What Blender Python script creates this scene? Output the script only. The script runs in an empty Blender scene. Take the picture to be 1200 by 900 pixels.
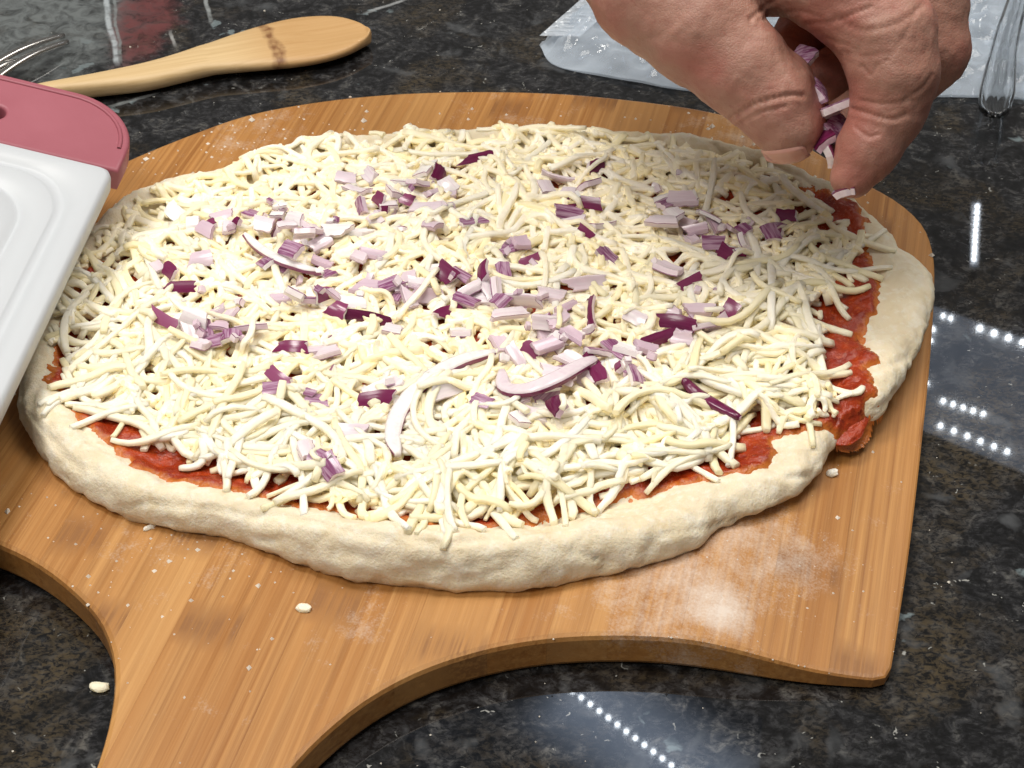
import bpy, bmesh, math, random
import numpy as np
from mathutils import Vector, Matrix, noise
from mathutils.bvhtree import BVHTree
random.seed(7); rng = np.random.default_rng(7)
R = math.radians
S = bpy.context.scene
COL = S.collection

# ---------------------------------------------------------------- camera, world, lamps, exposure
TH = R(40); F = 2090.0; D = 0.55
CAM = np.array([0, -D*math.cos(TH), D*math.sin(TH)])
FW = np.array([0, math.cos(TH), -math.sin(TH)]); UP = np.array([0, math.sin(TH), math.cos(TH)]); RT = np.array([1.0, 0, 0])
cd = bpy.data.cameras.new('camera'); cam = bpy.data.objects.new('camera', cd); COL.objects.link(cam)
cam.location = CAM; cam.rotation_euler = (math.pi/2-TH, 0, 0)
cd.sensor_width = 36; cd.lens = F/1200*36; cd.clip_start = 0.01; cd.clip_end = 50
cd.dof.use_dof = True; cd.dof.focus_distance = 0.535; cd.dof.aperture_fstop = 64
S.camera = cam
W = bpy.data.worlds.new('World'); S.world = W; W.use_nodes = True
bg = W.node_tree.nodes['Background']; bg.inputs[0].default_value = (1.0, 0.97, 0.93, 1); bg.inputs[1].default_value = 0.16

def area(name, loc, target, size, power, color):
    l = bpy.data.lights.new(name, 'AREA'); l.shape = 'DISK'; l.size = size; l.energy = power; l.color = color
    o = bpy.data.objects.new(name, l); COL.objects.link(o); o.location = loc
    o.rotation_euler = (Vector(target)-Vector(loc)).to_track_quat('-Z', 'Y').to_euler(); return o
area('ceiling_lamp_right', (0.36, 0.34, 1.12), (0, 0, 0), 0.55, 6.4, (1.0, 0.955, 0.89))
area('fill_lamp_left', (-0.38, 0.20, 1.20), (0, 0, 0), 0.34, 7.6, (1.0, 0.965, 0.91))  # added lamp, placed so the hand's shadow misses the pizza
area('fill_lamp_near', (-0.46, -0.50, 1.25), (0, 0, 0), 0.50, 7.4, (1.0, 0.96, 0.90))  # added fill from the viewer's side, softens the shadows
S.view_settings.view_transform = 'Standard'; S.view_settings.look = 'None'
S.view_settings.gamma = 1; S.view_settings.exposure = 0.12; S.view_settings.use_curve_mapping = False
S.render.engine = 'CYCLES'; S.cycles.use_denoising = True; S.cycles.max_bounces = 10; S.cycles.diffuse_bounces = 6; S.cycles.transparent_max_bounces = 12

# ---------------------------------------------------------------- measuring helpers (photo pixels -> points in the place)
def ray(px, py): return FW + RT*((px-600)/F) + UP*((450-py)/F)
def P(px, py, z=0.0):
    d = ray(px, py); return CAM + d*((z-CAM[2])/d[2])
def PD(px, py, dep): return CAM + ray(px, py)*dep          # at a depth along the view axis
def proj(v):
    v = np.asarray(v)-CAM; z = v@FW; return 600+F*(v@RT)/z, 450-F*(v@UP)/z
def smooth_closed(pts, n, it=1):
    pts = np.array(pts, float)
    m = len(pts); out = []
    seg = np.linalg.norm(np.roll(pts, -1, 0)-pts, axis=1); cum = np.concatenate([[0], np.cumsum(seg)])
    for s in np.linspace(0, cum[-1], n, endpoint=False):
        i = min(np.searchsorted(cum, s, 'right')-1, m-1); t = (s-cum[i])/seg[i]
        p0, p1, p2, p3 = pts[i-1], pts[i], pts[(i+1) % m], pts[(i+2) % m]
        out.append(0.5*((2*p1)+(-p0+p2)*t+(2*p0-5*p1+4*p2-p3)*t*t+(-p0+3*p1-3*p2+p3)*t**3))
    out = np.array(out)
    for _ in range(it): out = 0.25*np.roll(out, 1, 0)+0.5*out+0.25*np.roll(out, -1, 0)
    return out
def spline(pts, n):
    pts = np.array(pts, float); pts = np.vstack([2*pts[0]-pts[1], pts, 2*pts[-1]-pts[-2]]); m = len(pts)-3; out = []
    for s in np.linspace(0, m, n):
        i = min(int(s), m-1); t = s-i; p0, p1, p2, p3 = pts[i:i+4]
        out.append(0.5*((2*p1)+(-p0+p2)*t+(2*p0-5*p1+4*p2-p3)*t*t+(-p0+3*p1-3*p2+p3)*t**3))
    return np.array(out)
def inside(poly, x, y):
    px, py = poly[:, 0], poly[:, 1]; qx, qy = np.roll(px, -1), np.roll(py, -1)
    x = np.asarray(x)[..., None]; y = np.asarray(y)[..., None]
    c = ((py > y) != (qy > y)) & (x < (qx-px)*(y-py)/(qy-py+1e-15)+px)
    return c.sum(-1) % 2 == 1
def edge_dist(poly, x, y):
    a = poly; b = np.roll(poly, -1, 0); ab = b-a
    p = np.stack([np.asarray(x), np.asarray(y)], -1)[..., None, :]
    t = np.clip(((p-a)*ab).sum(-1)/((ab*ab).sum(-1)+1e-15), 0, 1)
    return np.linalg.norm(p-(a+t[..., None]*ab), axis=-1).min(-1)
def sstep(a, b, x):
    t = np.clip((x-a)/(b-a), 0, 1); return t*t*(3-2*t)

# ---------------------------------------------------------------- object helpers
def tag(o, label=None, cat=None, group=None, kind=None):
    for k, v in (('label', label), ('category', cat), ('group', group), ('kind', kind)):
        if v: o[k] = v
    return o
def empty(name, loc, rz=0, **k):
    o = bpy.data.objects.new(name, None); COL.objects.link(o); o.location = loc; o.rotation_euler = (0, 0, rz); o.empty_display_size = .02
    return tag(o, **k)
def mk(name, verts, faces, mats, parent=None, smooth=True, midx=None, local=False):
    me = bpy.data.meshes.new(name)
    verts = [tuple(map(float, v)) for v in verts]
    me.from_pydata(verts, [], [tuple(int(i) for i in f) for f in faces]); me.validate()
    for m in (mats if isinstance(mats, (list, tuple)) else [mats]): me.materials.append(m)
    if midx is not None and len(midx) == len(me.polygons): me.polygons.foreach_set('material_index', np.array(midx, np.int32))
    if smooth: me.polygons.foreach_set('use_smooth', np.ones(len(me.polygons), bool))
    if name in ('cheese_shred', 'shredded_cheese'): me.polygons.foreach_set('use_smooth', np.array([len(p.vertices) == 4 for p in me.polygons]))
    me.update()
    o = bpy.data.objects.new(name, me); COL.objects.link(o)
    if parent:
        o.parent = parent
        if not local: o.matrix_parent_inverse = Matrix.LocRotScale(parent.location, parent.rotation_euler, None).inverted()
    return o
def rings_mesh(rings, cap0=True, cap1=True, closed=True):
    """loft between rings of equal vertex counts"""
    n = len(rings[0]); V = [p for r in rings for p in r]; Fc = []
    for k in range(len(rings)-1):
        for i in range(n if closed else n-1):
            j = (i+1) % n; Fc.append((k*n+i, k*n+j, (k+1)*n+j, (k+1)*n+i))
    if cap0: Fc.append(tuple(range(n))[::-1])
    if cap1: Fc.append(tuple(range((len(rings)-1)*n, len(rings)*n)))
    return V, Fc
def fan_cap(V, Fc, start, n, centre, flip=False):
    V.append(centre); c = len(V)-1
    for i in range(n):
        j = (i+1) % n; Fc.append((start+j, start+i, c) if flip else (start+i, start+j, c))

# ---------------------------------------------------------------- material helpers
class NT:
    def __init__(s, name):
        s.m = bpy.data.materials.new(name); s.m.use_nodes = True; s.t = s.m.node_tree; s.n = s.t.nodes; s.l = s.t.links
        s.b = s.n['Principled BSDF']; s.out = s.n['Material Output']; s.tc = s.n.new('ShaderNodeTexCoord'); s.oi = None
    def link(s, a, b): s.l.new(a, b); return b
    def setin(s, node, key, v):
        if v is None: return
        if hasattr(v, 'is_linked') or isinstance(v, bpy.types.NodeSocket): s.l.new(v, node.inputs[key])
        else: node.inputs[key].default_value = (*v, 1) if isinstance(v, (tuple, list)) and len(v) == 3 and node.inputs[key].type == 'RGBA' else v
    def obj(s): return s.tc.outputs['Object']
    def rnd(s):
        if not s.oi: s.oi = s.n.new('ShaderNodeObjectInfo')
        return s.oi.outputs['Random']
    def island(s): return s.n.new('ShaderNodeNewGeometry').outputs['Random Per Island']
    def mapping(s, v, scale=(1, 1, 1), loc=(0, 0, 0), rot=(0, 0, 0)):
        m = s.n.new('ShaderNodeMapping'); s.l.new(v, m.inputs[0]); s.setin(m, 'Location', loc)
        m.inputs['Rotation'].default_value = rot; m.inputs['Scale'].default_value = scale; return m.outputs[0]
    def noise(s, v, scale, detail=4, rough=.55, dist=0, w=None):
        m = s.n.new('ShaderNodeTexNoise')
        if w is not None: m.noise_dimensions = '4D'; s.setin(m, 'W', w)
        s.l.new(v, m.inputs['Vector']); m.inputs['Scale'].default_value = scale; m.inputs['Detail'].default_value = detail
        m.inputs['Roughness'].default_value = rough; m.inputs['Distortion'].default_value = dist; return m.outputs[0]
    def voro(s, v, scale, feat='F1', rand=1, out=0):
        m = s.n.new('ShaderNodeTexVoronoi'); m.feature = feat; s.l.new(v, m.inputs['Vector']); m.inputs['Scale'].default_value = scale
        m.inputs['Randomness'].default_value = rand; return m.outputs[out]
    def math(s, op, a, b=None, c=None):
        m = s.n.new('ShaderNodeMath'); m.operation = op; s.setin(m, 0, a); s.setin(m, 1, b)
        if c is not None: s.setin(m, 2, c)
        return m.outputs[0]
    def vmath(s, op, a, b=None):
        m = s.n.new('ShaderNodeVectorMath'); m.operation = op; s.setin(m, 0, a); s.setin(m, 1, b)
        return m.outputs['Value'] if op in ('LENGTH', 'DISTANCE', 'DOT_PRODUCT') else m.outputs[0]
    def ramp(s, v, stops):
        m = s.n.new('ShaderNodeValToRGB'); s.l.new(v, m.inputs[0]); e = m.color_ramp.elements
        while len(e) < len(stops): e.new(.5)
        for el, (p, c) in zip(e, stops): el.position = p; el.color = (*c, 1) if isinstance(c, (tuple, list)) else (c, c, c, 1)
        return m.outputs[0]
    def mr(s, v, a, b, c=0, d=1, smooth=False):
        m = s.n.new('ShaderNodeMapRange'); s.setin(m, 0, v)
        if smooth: m.interpolation_type = 'SMOOTHSTEP'
        for i, x in zip((1, 2, 3, 4), (a, b, c, d)): m.inputs[i].default_value = x
        return m.outputs[0]
    def mix(s, f, a, b, mode='MIX'):
        m = s.n.new('ShaderNodeMix'); m.data_type = 'RGBA'; m.blend_type = mode
        s.setin(m, 0, f); s.setin(m, 6, a); s.setin(m, 7, b); return m.outputs[2]
    def bump(s, h, strength=.3, dist=.001):
        m = s.n.new('ShaderNodeBump'); s.l.new(h, m.inputs['Height']); m.inputs['Strength'].default_value = strength
        m.inputs['Distance'].default_value = dist; s.l.new(m.outputs[0], s.b.inputs['Normal']); return m
    def P(s, **k):
        for key, v in k.items(): s.setin(s.b, key.replace('_', ' '), v)
        return s
    def translucent(s, f, col):
        tr = s.n.new('ShaderNodeBsdfTranslucent'); s.setin(tr, 'Color', col); mx = s.n.new('ShaderNodeMixShader'); mx.inputs[0].default_value = f
        s.l.new(s.b.outputs[0], mx.inputs[1]); s.l.new(tr.outputs[0], mx.inputs[2]); s.l.new(mx.outputs[0], s.out.inputs[0])
    def sss(s, w, rad, scale=.002):
        s.b.inputs['Subsurface Weight'].default_value = w; s.b.inputs['Subsurface Radius'].default_value = rad
        s.b.inputs['Subsurface Scale'].default_value = scale; return s

# ================================================================ SETTING: granite countertop
def granite():
    t = NT('black_granite'); v = t.obj()
    wn = t.n.new('ShaderNodeTexNoise'); t.l.new(v, wn.inputs['Vector']); wn.inputs['Scale'].default_value = 150; wn.inputs['Detail'].default_value = 3
    warp = t.vmath('ADD', v, t.vmath('MULTIPLY', t.vmath('SUBTRACT', wn.outputs['Color'], (.5, .5, .5)), (.016, .016, 0)))
    big = t.noise(v, 22, 4, .6, .6)
    mid = t.noise(v, 130, 5, .65, 1.2)
    fine = t.noise(t.mapping(v, (1, 1.5, 1), rot=(0, 0, .5)), 480, 4, .7, .8)
    c = t.ramp(mid, [(.30, (.004, .004, .004)), (.45, (.013, .013, .014)), (.57, (.038, .038, .040)), (.70, (.110, .107, .100))])
    c = t.mix(t.mr(fine, .40, .58), t.mix(.8, c, (.004, .004, .004), 'MIX'), c)
    c = t.mix(t.math('MULTIPLY', t.mr(big, .50, .66), t.mr(fine, .42, .6, 0, .85)), c, (.070, .052, .028))       # brown minerals
    c = t.mix(t.math('MULTIPLY', t.mr(t.noise(v, 60, 3, .5, .5), .60, .72), .55), c, (.10, .105, .11))              # grey feldspar
    vd = t.voro(t.mapping(warp, (1, 1.5, 1), rot=(0, 0, .8)), 62)
    chips = t.math('MULTIPLY', t.mr(vd, .16, .22, 1, 0), t.mr(t.noise(v, 37, 2), .58, .61))
    c = t.mix(t.math('MULTIPLY', chips, t.mr(fine, .3, .6, .45, .9)), c, (.17, .21, .22))
    vs = t.voro(warp, 300); specks = t.math('MULTIPLY', t.mr(vs, .10, .16, 1, 0), t.mr(t.noise(v, 90, 2), .54, .60))
    c = t.mix(specks, c, (.30, .30, .28))
    # paler grey region and a red mineral patch at the far left of the slab
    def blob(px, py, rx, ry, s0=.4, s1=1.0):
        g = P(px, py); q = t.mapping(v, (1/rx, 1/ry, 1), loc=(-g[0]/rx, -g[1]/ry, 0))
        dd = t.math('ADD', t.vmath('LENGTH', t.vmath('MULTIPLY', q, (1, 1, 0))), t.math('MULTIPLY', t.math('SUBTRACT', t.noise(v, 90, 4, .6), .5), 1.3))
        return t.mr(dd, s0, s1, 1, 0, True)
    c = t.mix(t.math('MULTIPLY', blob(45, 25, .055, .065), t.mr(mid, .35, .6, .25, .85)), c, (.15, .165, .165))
    c = t.mix(t.math('MULTIPLY', blob(172, 22, .017, .045), t.mr(mid, .35, .6, .3, .9)), c, (.13, .035, .035))
    def pale_line(a, b, w, col, s=.8):  # thin pale line between two points of the slab, broken up by noise
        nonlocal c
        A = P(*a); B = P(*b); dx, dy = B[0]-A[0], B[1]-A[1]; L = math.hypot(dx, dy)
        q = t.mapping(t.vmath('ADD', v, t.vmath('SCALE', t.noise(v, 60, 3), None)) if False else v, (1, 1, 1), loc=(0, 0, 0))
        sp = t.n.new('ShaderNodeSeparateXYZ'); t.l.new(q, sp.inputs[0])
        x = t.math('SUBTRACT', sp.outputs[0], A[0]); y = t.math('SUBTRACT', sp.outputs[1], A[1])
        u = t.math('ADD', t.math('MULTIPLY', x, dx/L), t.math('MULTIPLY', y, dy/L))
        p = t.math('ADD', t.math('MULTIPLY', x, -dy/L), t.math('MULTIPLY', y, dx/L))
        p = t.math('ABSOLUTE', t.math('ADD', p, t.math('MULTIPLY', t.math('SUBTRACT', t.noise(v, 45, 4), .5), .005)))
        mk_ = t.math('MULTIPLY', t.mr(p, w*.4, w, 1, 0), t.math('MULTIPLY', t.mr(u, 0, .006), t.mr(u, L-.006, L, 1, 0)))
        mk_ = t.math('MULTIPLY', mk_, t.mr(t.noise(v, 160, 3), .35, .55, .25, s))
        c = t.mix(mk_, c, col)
    pale_line((112, -60), (138, 78), .0014, (.42, .46, .48)); pale_line((130, -20), (142, 76), .0008, (.2, .22, .22))
    pale_line((232, -30), (250, 30), .0012, (.3, .32, .32)); pale_line((200, 34), (208, 56), .0009, (.35, .35, .34))
    pale_line((122, 126), (192, 106), .0012, (.26, .28, .28), .7); pale_line((425, 16), (490, -6), .0012, (.32, .33, .33))
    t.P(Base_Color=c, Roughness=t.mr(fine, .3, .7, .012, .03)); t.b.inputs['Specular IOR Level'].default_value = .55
    return t.m
GR = granite()
def counter():
    x0, x1, y0, y1, z = -1.0, 1.0, -0.62, 0.75, -0.03; r = .006
    bm = bmesh.new(); bmesh.ops.create_cube(bm, size=1)
    for v in bm.verts: v.co = Vector((x0 if v.co.x < 0 else x1, y0 if v.co.y < 0 else y1, z if v.co.z < 0 else 0))
    bmesh.ops.bevel(bm, geom=[e for e in bm.edges if max(a.co.z for a in e.verts) > -.01], offset=r, segments=4, affect='EDGES', profile=.5)
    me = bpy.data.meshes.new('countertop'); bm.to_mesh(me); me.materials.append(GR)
    o = bpy.data.objects.new('countertop', me); COL.objects.link(o)
    tag(o, 'dark polished speckled granite countertop under everything', None, None, 'structure')
counter()

# ---- LED light fittings over the counter, seen only as reflections in the polish
def emis(name, col, st):
    t = NT(name); t.P(Base_Color=(.8, .8, .8)); t.b.inputs['Emission Color'].default_value = (*col, 1); t.b.inputs['Emission Strength'].default_value = st; return t.m
LEDM = emis('led_bead', (.86, .93, 1.0), 40.0)
MET = NT('brushed_steel'); MET.P(Base_Color=(.58, .56, .53), Metallic=1.0, Roughness=.24)
def mirror(px, py, z=.9):
    g = P(px, py); d = ray(px, py); d = np.array([d[0], d[1], -d[2]]); return g+d*(z/d[2])
def led_diffuser(name, a, b, st, r0, r1):
    """a frosted sheet lit by the led row behind it: the light dies away from the row"""
    t = NT(name); v = t.obj(); A_, B_ = mirror(*a), mirror(*b); d = (B_-A_)[:2]; L = np.linalg.norm(d); d /= L
    sp = t.n.new('ShaderNodeSeparateXYZ'); t.l.new(v, sp.inputs[0]); x = t.math('SUBTRACT', sp.outputs[0], A_[0]); y = t.math('SUBTRACT', sp.outputs[1], A_[1])
    q = t.math('ABSOLUTE', t.math('ADD', t.math('MULTIPLY', x, -d[1]), t.math('MULTIPLY', y, d[0])))
    u = t.math('ABSOLUTE', t.math('SUBTRACT', t.math('ADD', t.math('MULTIPLY', x, d[0]), t.math('MULTIPLY', y, d[1])), L/2))
    e = t.math('MULTIPLY', t.mr(q, r0, r1, 1, 0, True), t.mr(u, L*.35, L*.62, 1, 0, True))
    t.P(Base_Color=(.05, .05, .05)); t.b.inputs['Emission Color'].default_value = (.62, .76, 1, 1); t.l.new(t.math('ADD', t.math('MULTIPLY', e, st), .13), t.b.inputs['Emission Strength']); return t.m
def led_light(quad, rows, label, diff):
    q = [mirror(*p) for p in quad]; c = sum(q)/len(q)
    e = empty('led_light', c+np.array([0, 0, .03]), label=label, cat='ceiling light', group='led lights over the counter')
    V = [c+(p-c)*.93+np.array([0, 0, .004]) for p in q]+[c+(p-c)*.93+np.array([0, 0, .03]) for p in q]; n = len(q)
    mk('housing', V, [tuple(range(n, 2*n))]+[(i, (i+1) % n, n+(i+1) % n, n+i) for i in range(n)], MET.m, e, False)
    ci = [c+(p-c)*.97 for p in q]
    mk('diffuser', ci+[p+np.array([0, 0, .003]) for p in ci], [tuple(range(n))]+[(i, (i+1) % n, n+(i+1) % n, n+i) for i in range(n)], diff, e, False)
    first = None
    for a, b, k, rad in rows:
        for i in range(k):
            f = i/max(k-1, 1); m = mirror(a[0]+(b[0]-a[0])*f, a[1]+(b[1]-a[1])*f)+np.array([0, 0, -.002])
            if first is None or first[1] != rad:
                bm = bmesh.new(); bmesh.ops.create_icosphere(bm, subdivisions=2, radius=rad); me = bpy.data.meshes.new('led_bead'); bm.to_mesh(me); me.materials.append(LEDM); first = (me, rad)
            o = bpy.data.objects.new('led_bead', first[0]); COL.objects.link(o); o.parent = e; o.location = Vector(m)-e.location
    return e
led_light([(440, 790), (690, 765), (900, 840), (890, 1000), (520, 1000)], [((660, 803), (850, 946), 19, .0023)], 'slim led strip light fixed above the near edge of the counter', led_diffuser('led_diffuser', (660, 803), (850, 946), 3.0, .004, .085))
DIFF2 = emis('led_diffuser_dim', (.66, .78, 1.0), 1.0)
led_light([(1075, 350), (1330, 440), (1330, 610), (1065, 497)], [((1105, 371), (1114, 374), 2, .0022), ((1148, 386), (1215, 408), 5, .0032), ((1105, 471), (1152, 486), 5, .0023), ((1102, 500), (1180, 530), 6, .0024), ((1093, 387), (1090, 400), 2, .0025), ((1085, 450), (1086, 451), 1, .0025)],
          'square led panel light hung over the right side of the counter', DIFF2)
led_light([(1138, 236), (1150, 236), (1147, 312), (1137, 312)], [((1145, 243), (1141, 305), 10, .0024)], 'short narrow led tube light over the back of the counter', DIFF2)

# ================================================================ bamboo peel
A = R(13.8); PEO = (P(112, 900, .011)+P(343, 900, .011))/2; PEO[2] = .0004
AX = np.array([math.sin(A), math.cos(A)]); PE = np.array([math.cos(A), -math.sin(A)])
def uv(px, py, z=.011):
    w = P(px, py, z)[:2]-PEO[:2]; return (w@PE, w@AX)
TK = .011
def peel_outline():
    pts = [uv(*p) for p in [(230, 155), (300, 132), (380, 118), (460, 110), (550, 107), (650, 109), (740, 117), (830, 130), (900, 150), (960, 178), (1010, 203)]]
    pts += [uv(*p, .007) for p in [(1050, 230)]]+[uv(*p, .004) for p in [(1080, 262), (1093, 295), (1095, 335), (1090, 420), (1080, 520), (1066, 640), (1052, 735), (1044, 785)]]
    pts += [uv(1040, 798, .004), uv(1030, 797, .004)]
    pts += [uv(960, 781, .008), uv(900, 766, .0105)]+[uv(*p) for p in [(840, 755), (780, 748), (710, 746), (640, 750), (580, 760), (520, 777), (470, 798), (420, 828), (375, 866), (343, 900)]]
    pts += [(.0185, -.012), (.0170, -.03), (.0165, -.06), (.017, -.10), (.014, -.115), (0, -.121), (-.015, -.115), (-.019, -.10), (-.0200, -.06), (-.0212, -.03), (-.0220, -.015)]
    pts += [uv(*p) for p in [(112, 900), (127, 850), (134, 805), (132, 768), (118, 730), (90, 698), (50, 666), (0, 640)]]
    pts += [(-.110, .063), (-.138, .066), (-.143, .072), (-.144, .10), (-.144, .16), (-.141, .20), (-.126, .234)]
    return smooth_closed(pts, 260, 1)
PO = peel_outline()
if np.sum(PO[:, 0]*np.roll(PO[:, 1], -1)-np.roll(PO[:, 0], -1)*PO[:, 1]) < 0: PO = PO[::-1]
def bamboo(name='bamboo', spoon=False):
    t = NT(name); v = t.obj(); sp = t.n.new('ShaderNodeSeparateXYZ'); t.l.new(v, sp.inputs[0])
    off = t.math('MULTIPLY', t.rnd(), 37.0)
    k = 1.0
    fib = t.noise(t.mapping(v, (700, 9, 700)), 1, 4, .7, .15, off)
    fib2 = t.noise(t.mapping(v, (300, 5, 300)), 1, 3, .6, .2, off)
    if spoon: c0, c1, c2 = (.62, .44, .22), (.72, .53, .29), (.52, .35, .16)
    else: c0, c1, c2 = (.44, .192, .046), (.56, .295, .098), (.275, .112, .028)
    c = t.mix(t.mr(fib, .32, .68), c2, c1); c = t.mix(t.mr(fib2, .35, .65, 0, .55), c, c0)
    if not spoon:
        rr = t.rnd(); c = t.mix(t.mr(rr, 0, 1, 0, .55), c, t.mix(1.0, c, (.82, .72, .58), 'MULTIPLY'))
        c = t.mix(t.mr(t.math('FRACT', t.math('MULTIPLY', rr, 7.3)),   .5, 1, 0, .35), c, (.62, .34, .12))
        yy = t.math('FRACT', t.math('ADD', t.math('MULTIPLY', sp.outputs[1], 6.0), t.math('MULTIPLY', rr, 11.7)))
        dd = t.math('ABSOLUTE', t.math('ADD', t.math('SUBTRACT', yy, .5), t.math('MULTIPLY', t.math('SUBTRACT', t.noise(v, 60, 3), .5), .05)))
        node = t.math('MULTIPLY', t.mr(dd, .012, .055, 1, 0), t.mr(fib, .40, .54, 0, .7))
        c = t.mix(node, c, (.19, .075, .022))
        # flour dusted over the wood in patches
        fl = None
        for px, py, r, a in ((838, 708, .013, 1.0), (800, 690, .030, .52), (880, 640, .028, .46), (420, 730, .014, .26), (700, 680, .02, .2), (205, 640, .02, .2), (160, 640, .014, .2), (880, 160, .03, .36), (600, 122, .05, .12), (300, 150, .025, .3)):
            u0, v0 = uv(px, py)
            g = t.mr(t.vmath('DISTANCE', t.vmath('MULTIPLY', v, (1, 1, 0)), (u0, v0, 0)), r*.1, r*1.35, a, 0, True)
            fl = g if fl is None else t.math('MAXIMUM', fl, g)
        gn = t.math('ADD', t.math('MULTIPLY', t.noise(v, 1500, 3, .7), .9), t.math('MULTIPLY', t.noise(v, 95, 4, .65), 1.3))
        fm = t.mr(t.math('ADD', fl, t.math('SUBTRACT', gn, 1.27)), .05, .95, 0, .8)
        c = t.mix(fm, c, (.74, .66, .58))
        t.P(Base_Color=c, Roughness=t.mr(fib, .3, .7, .36, .5)); t.b.inputs['Specular IOR Level'].default_value = .4
        t.bump(t.math('ADD', t.math('MULTIPLY', fib, .6), t.math('MULTIPLY', fm, .5)), .35, .0005)
    else:
        t.P(Roughness=.5); t.bump(fib, .12, .0004)
        t.c = c; t.sp = sp
        return t
    return t.m
BAM = bamboo()
def build_peel():
    e = empty('pizza_peel', PEO, -A, label='bamboo pizza peel with its short handle towards the viewer, under the pizza', cat='pizza peel')
    c = PO.mean(0); n = len(PO)
    tang = np.roll(PO, -1, 0)-np.roll(PO, 1, 0); nor = np.stack([-tang[:, 1], tang[:, 0]], 1); nor /= np.linalg.norm(nor, axis=1)[:, None]
    r = .0016; prof = [(r, 0), (r*.3, r*.3), (0, r), (0, TK-r), (r*.3, TK-r*.3), (r, TK)]
    bm = bmesh.new(); rings = []
    for d, z in prof: rings.append([bm.verts.new((p[0]+q[0]*d, p[1]+q[1]*d, z)) for p, q in zip(PO, nor)])
    for a, b in zip(rings[:-1], rings[1:]):
        for i in range(n): j = (i+1) % n; bm.faces.new((a[i], a[j], b[j], b[i]))
    from mathutils.geometry import tessellate_polygon
    tri = tessellate_polygon([[Vector((v.co.x, v.co.y, 0)) for v in rings[-1]]])
    for q in tri:
        for ring in (rings[0], rings[-1]):
            try: bm.faces.new([ring[i] for i in q])
            except ValueError: pass
    bmesh.ops.recalc_face_normals(bm, faces=bm.faces)
    xs = [-.16]; 
    while xs[-1] < .17: xs.append(xs[-1]+random.uniform(.013, .021))
    for a, b in zip(xs[:-1], xs[1:]):
        s = bm.copy(); g = .000012
        for x, nx in ((a+g, -1), (b-g, 1)):
            res = bmesh.ops.bisect_plane(s, geom=s.verts[:]+s.edges[:]+s.faces[:], dist=1e-7, plane_co=(x, 0, 0), plane_no=(nx, 0, 0), clear_outer=True)
            ed = [q for q in res['geom_cut'] if isinstance(q, bmesh.types.BMEdge)]
            if ed: bmesh.ops.holes_fill(s, edges=ed, sides=0)
        # extra cuts across the top so the taper at the right edge is smooth
        for x in np.arange(.10, .165, .004):
            if a < x < b: bmesh.ops.bisect_plane(s, geom=s.verts[:]+s.edges[:]+s.faces[:], dist=1e-7, plane_co=(x, 0, 0), plane_no=(1, 0, 0))
        if not s.faces: s.free(); continue
        for v in s.verts:                                   # the peel's blade thins towards its right edge
            k = float(sstep(.105, .162, np.array(v.co.x))); v.co.z *= (1-.68*k)
        bmesh.ops.recalc_face_normals(s, faces=s.faces)
        me = bpy.data.meshes.new('bamboo_strip'); s.to_mesh(me); s.free(); me.materials.append(BAM)
        o = bpy.data.objects.new('bamboo_strip', me); COL.objects.link(o); o.parent = e
    bm.free()
build_peel()
def peel_top(x, y):
    w = np.array([x, y])-PEO[:2]; return TK*(1-.68*float(sstep(.105, .162, np.array(w@PE))))

# ================================================================ pizza: dough
ZB = TK
out_px = [  # x, y, z of the traced edge, rim width mm, rim height mm
 (22, 470, 0.015, 14, 9), (30, 505, 0.015, 15, 10), (60, 545, 0.015, 15, 8), (100, 578, 0.015, 15, 8), (150, 601, 0.015, 14, 8), (200, 613, 0.015, 14, 8), (260, 623, 0.015, 14, 8), (310, 640, 0.015, 14, 8), (350, 656, 0.015, 15, 12),
 (400, 669, 0.015, 15, 13), (450, 679, 0.015, 16, 13), (510, 685, 0.015, 16, 13), (570, 687, 0.015, 16, 12), (640, 681, 0.015, 15, 11), (700, 669, 0.015, 15, 10), (760, 656, 0.015, 15, 7.5), (815, 638, 0.015, 15, 6), (845, 614, 0.014, 15, 4.5), (890, 596, 0.014, 15, 4.5), (930, 580, 0.014, 14, 4), (958, 556, 0.014, 13, 3.5), (980, 518, 0.013, 11, 3),
 (1000, 500, 0.012, 9, 2), (1028, 488, 0.013, 11, 3.2), (1047, 462, 0.014, 14, 3.2), (1068, 428, 0.014, 17, 3.2), (1086, 390, 0.014, 19, 3.2), (1095, 348, 0.015, 20, 3.2), (1090, 312, 0.016, 19, 3.2), (1062, 286, 0.017, 14, 3.2), (1036, 256, 0.018, 11, 4), (1000, 233, 0.018, 9, 6), (970, 215, 0.018, 8, 6),
 (930, 197, 0.018, 7, 6), (890, 180, 0.018, 7, 6), (840, 168, 0.018, 6, 6), (790, 160, 0.018, 6, 6), (740, 157, 0.018, 6, 6), (680, 157, 0.018, 6, 6), (620, 158, 0.018, 6, 6), (560, 156, 0.018, 6, 6), (500, 158, 0.018, 6, 6), (440, 160, 0.018, 7, 6), (390, 163, 0.018, 7, 6), (335, 172, 0.018, 8, 6), (290, 188, 0.018, 9, 6),
 (240, 203, 0.018, 10, 6), (195, 212, 0.017, 11, 7), (150, 232, 0.017, 11, 7), (110, 265, 0.016, 12, 7), (75, 320, 0.015, 12, 8), (45, 390, 0.015, 13, 8), (25, 435, 0.015, 14, 9)]
OUTL = smooth_closed([(*P(a, b, z)[:2], w/1000, h/1000*.74) for a, b, z, w, h in out_px], 640, 2)
if np.sum(OUTL[:, 0]*np.roll(OUTL[:, 1], -1)-np.roll(OUTL[:, 0], -1)*OUTL[:, 1]) < 0: OUTL = OUTL[::-1]
OXY = OUTL[:, :2]; CEN = OXY.mean(0)
BASE_T = .0055
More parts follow.
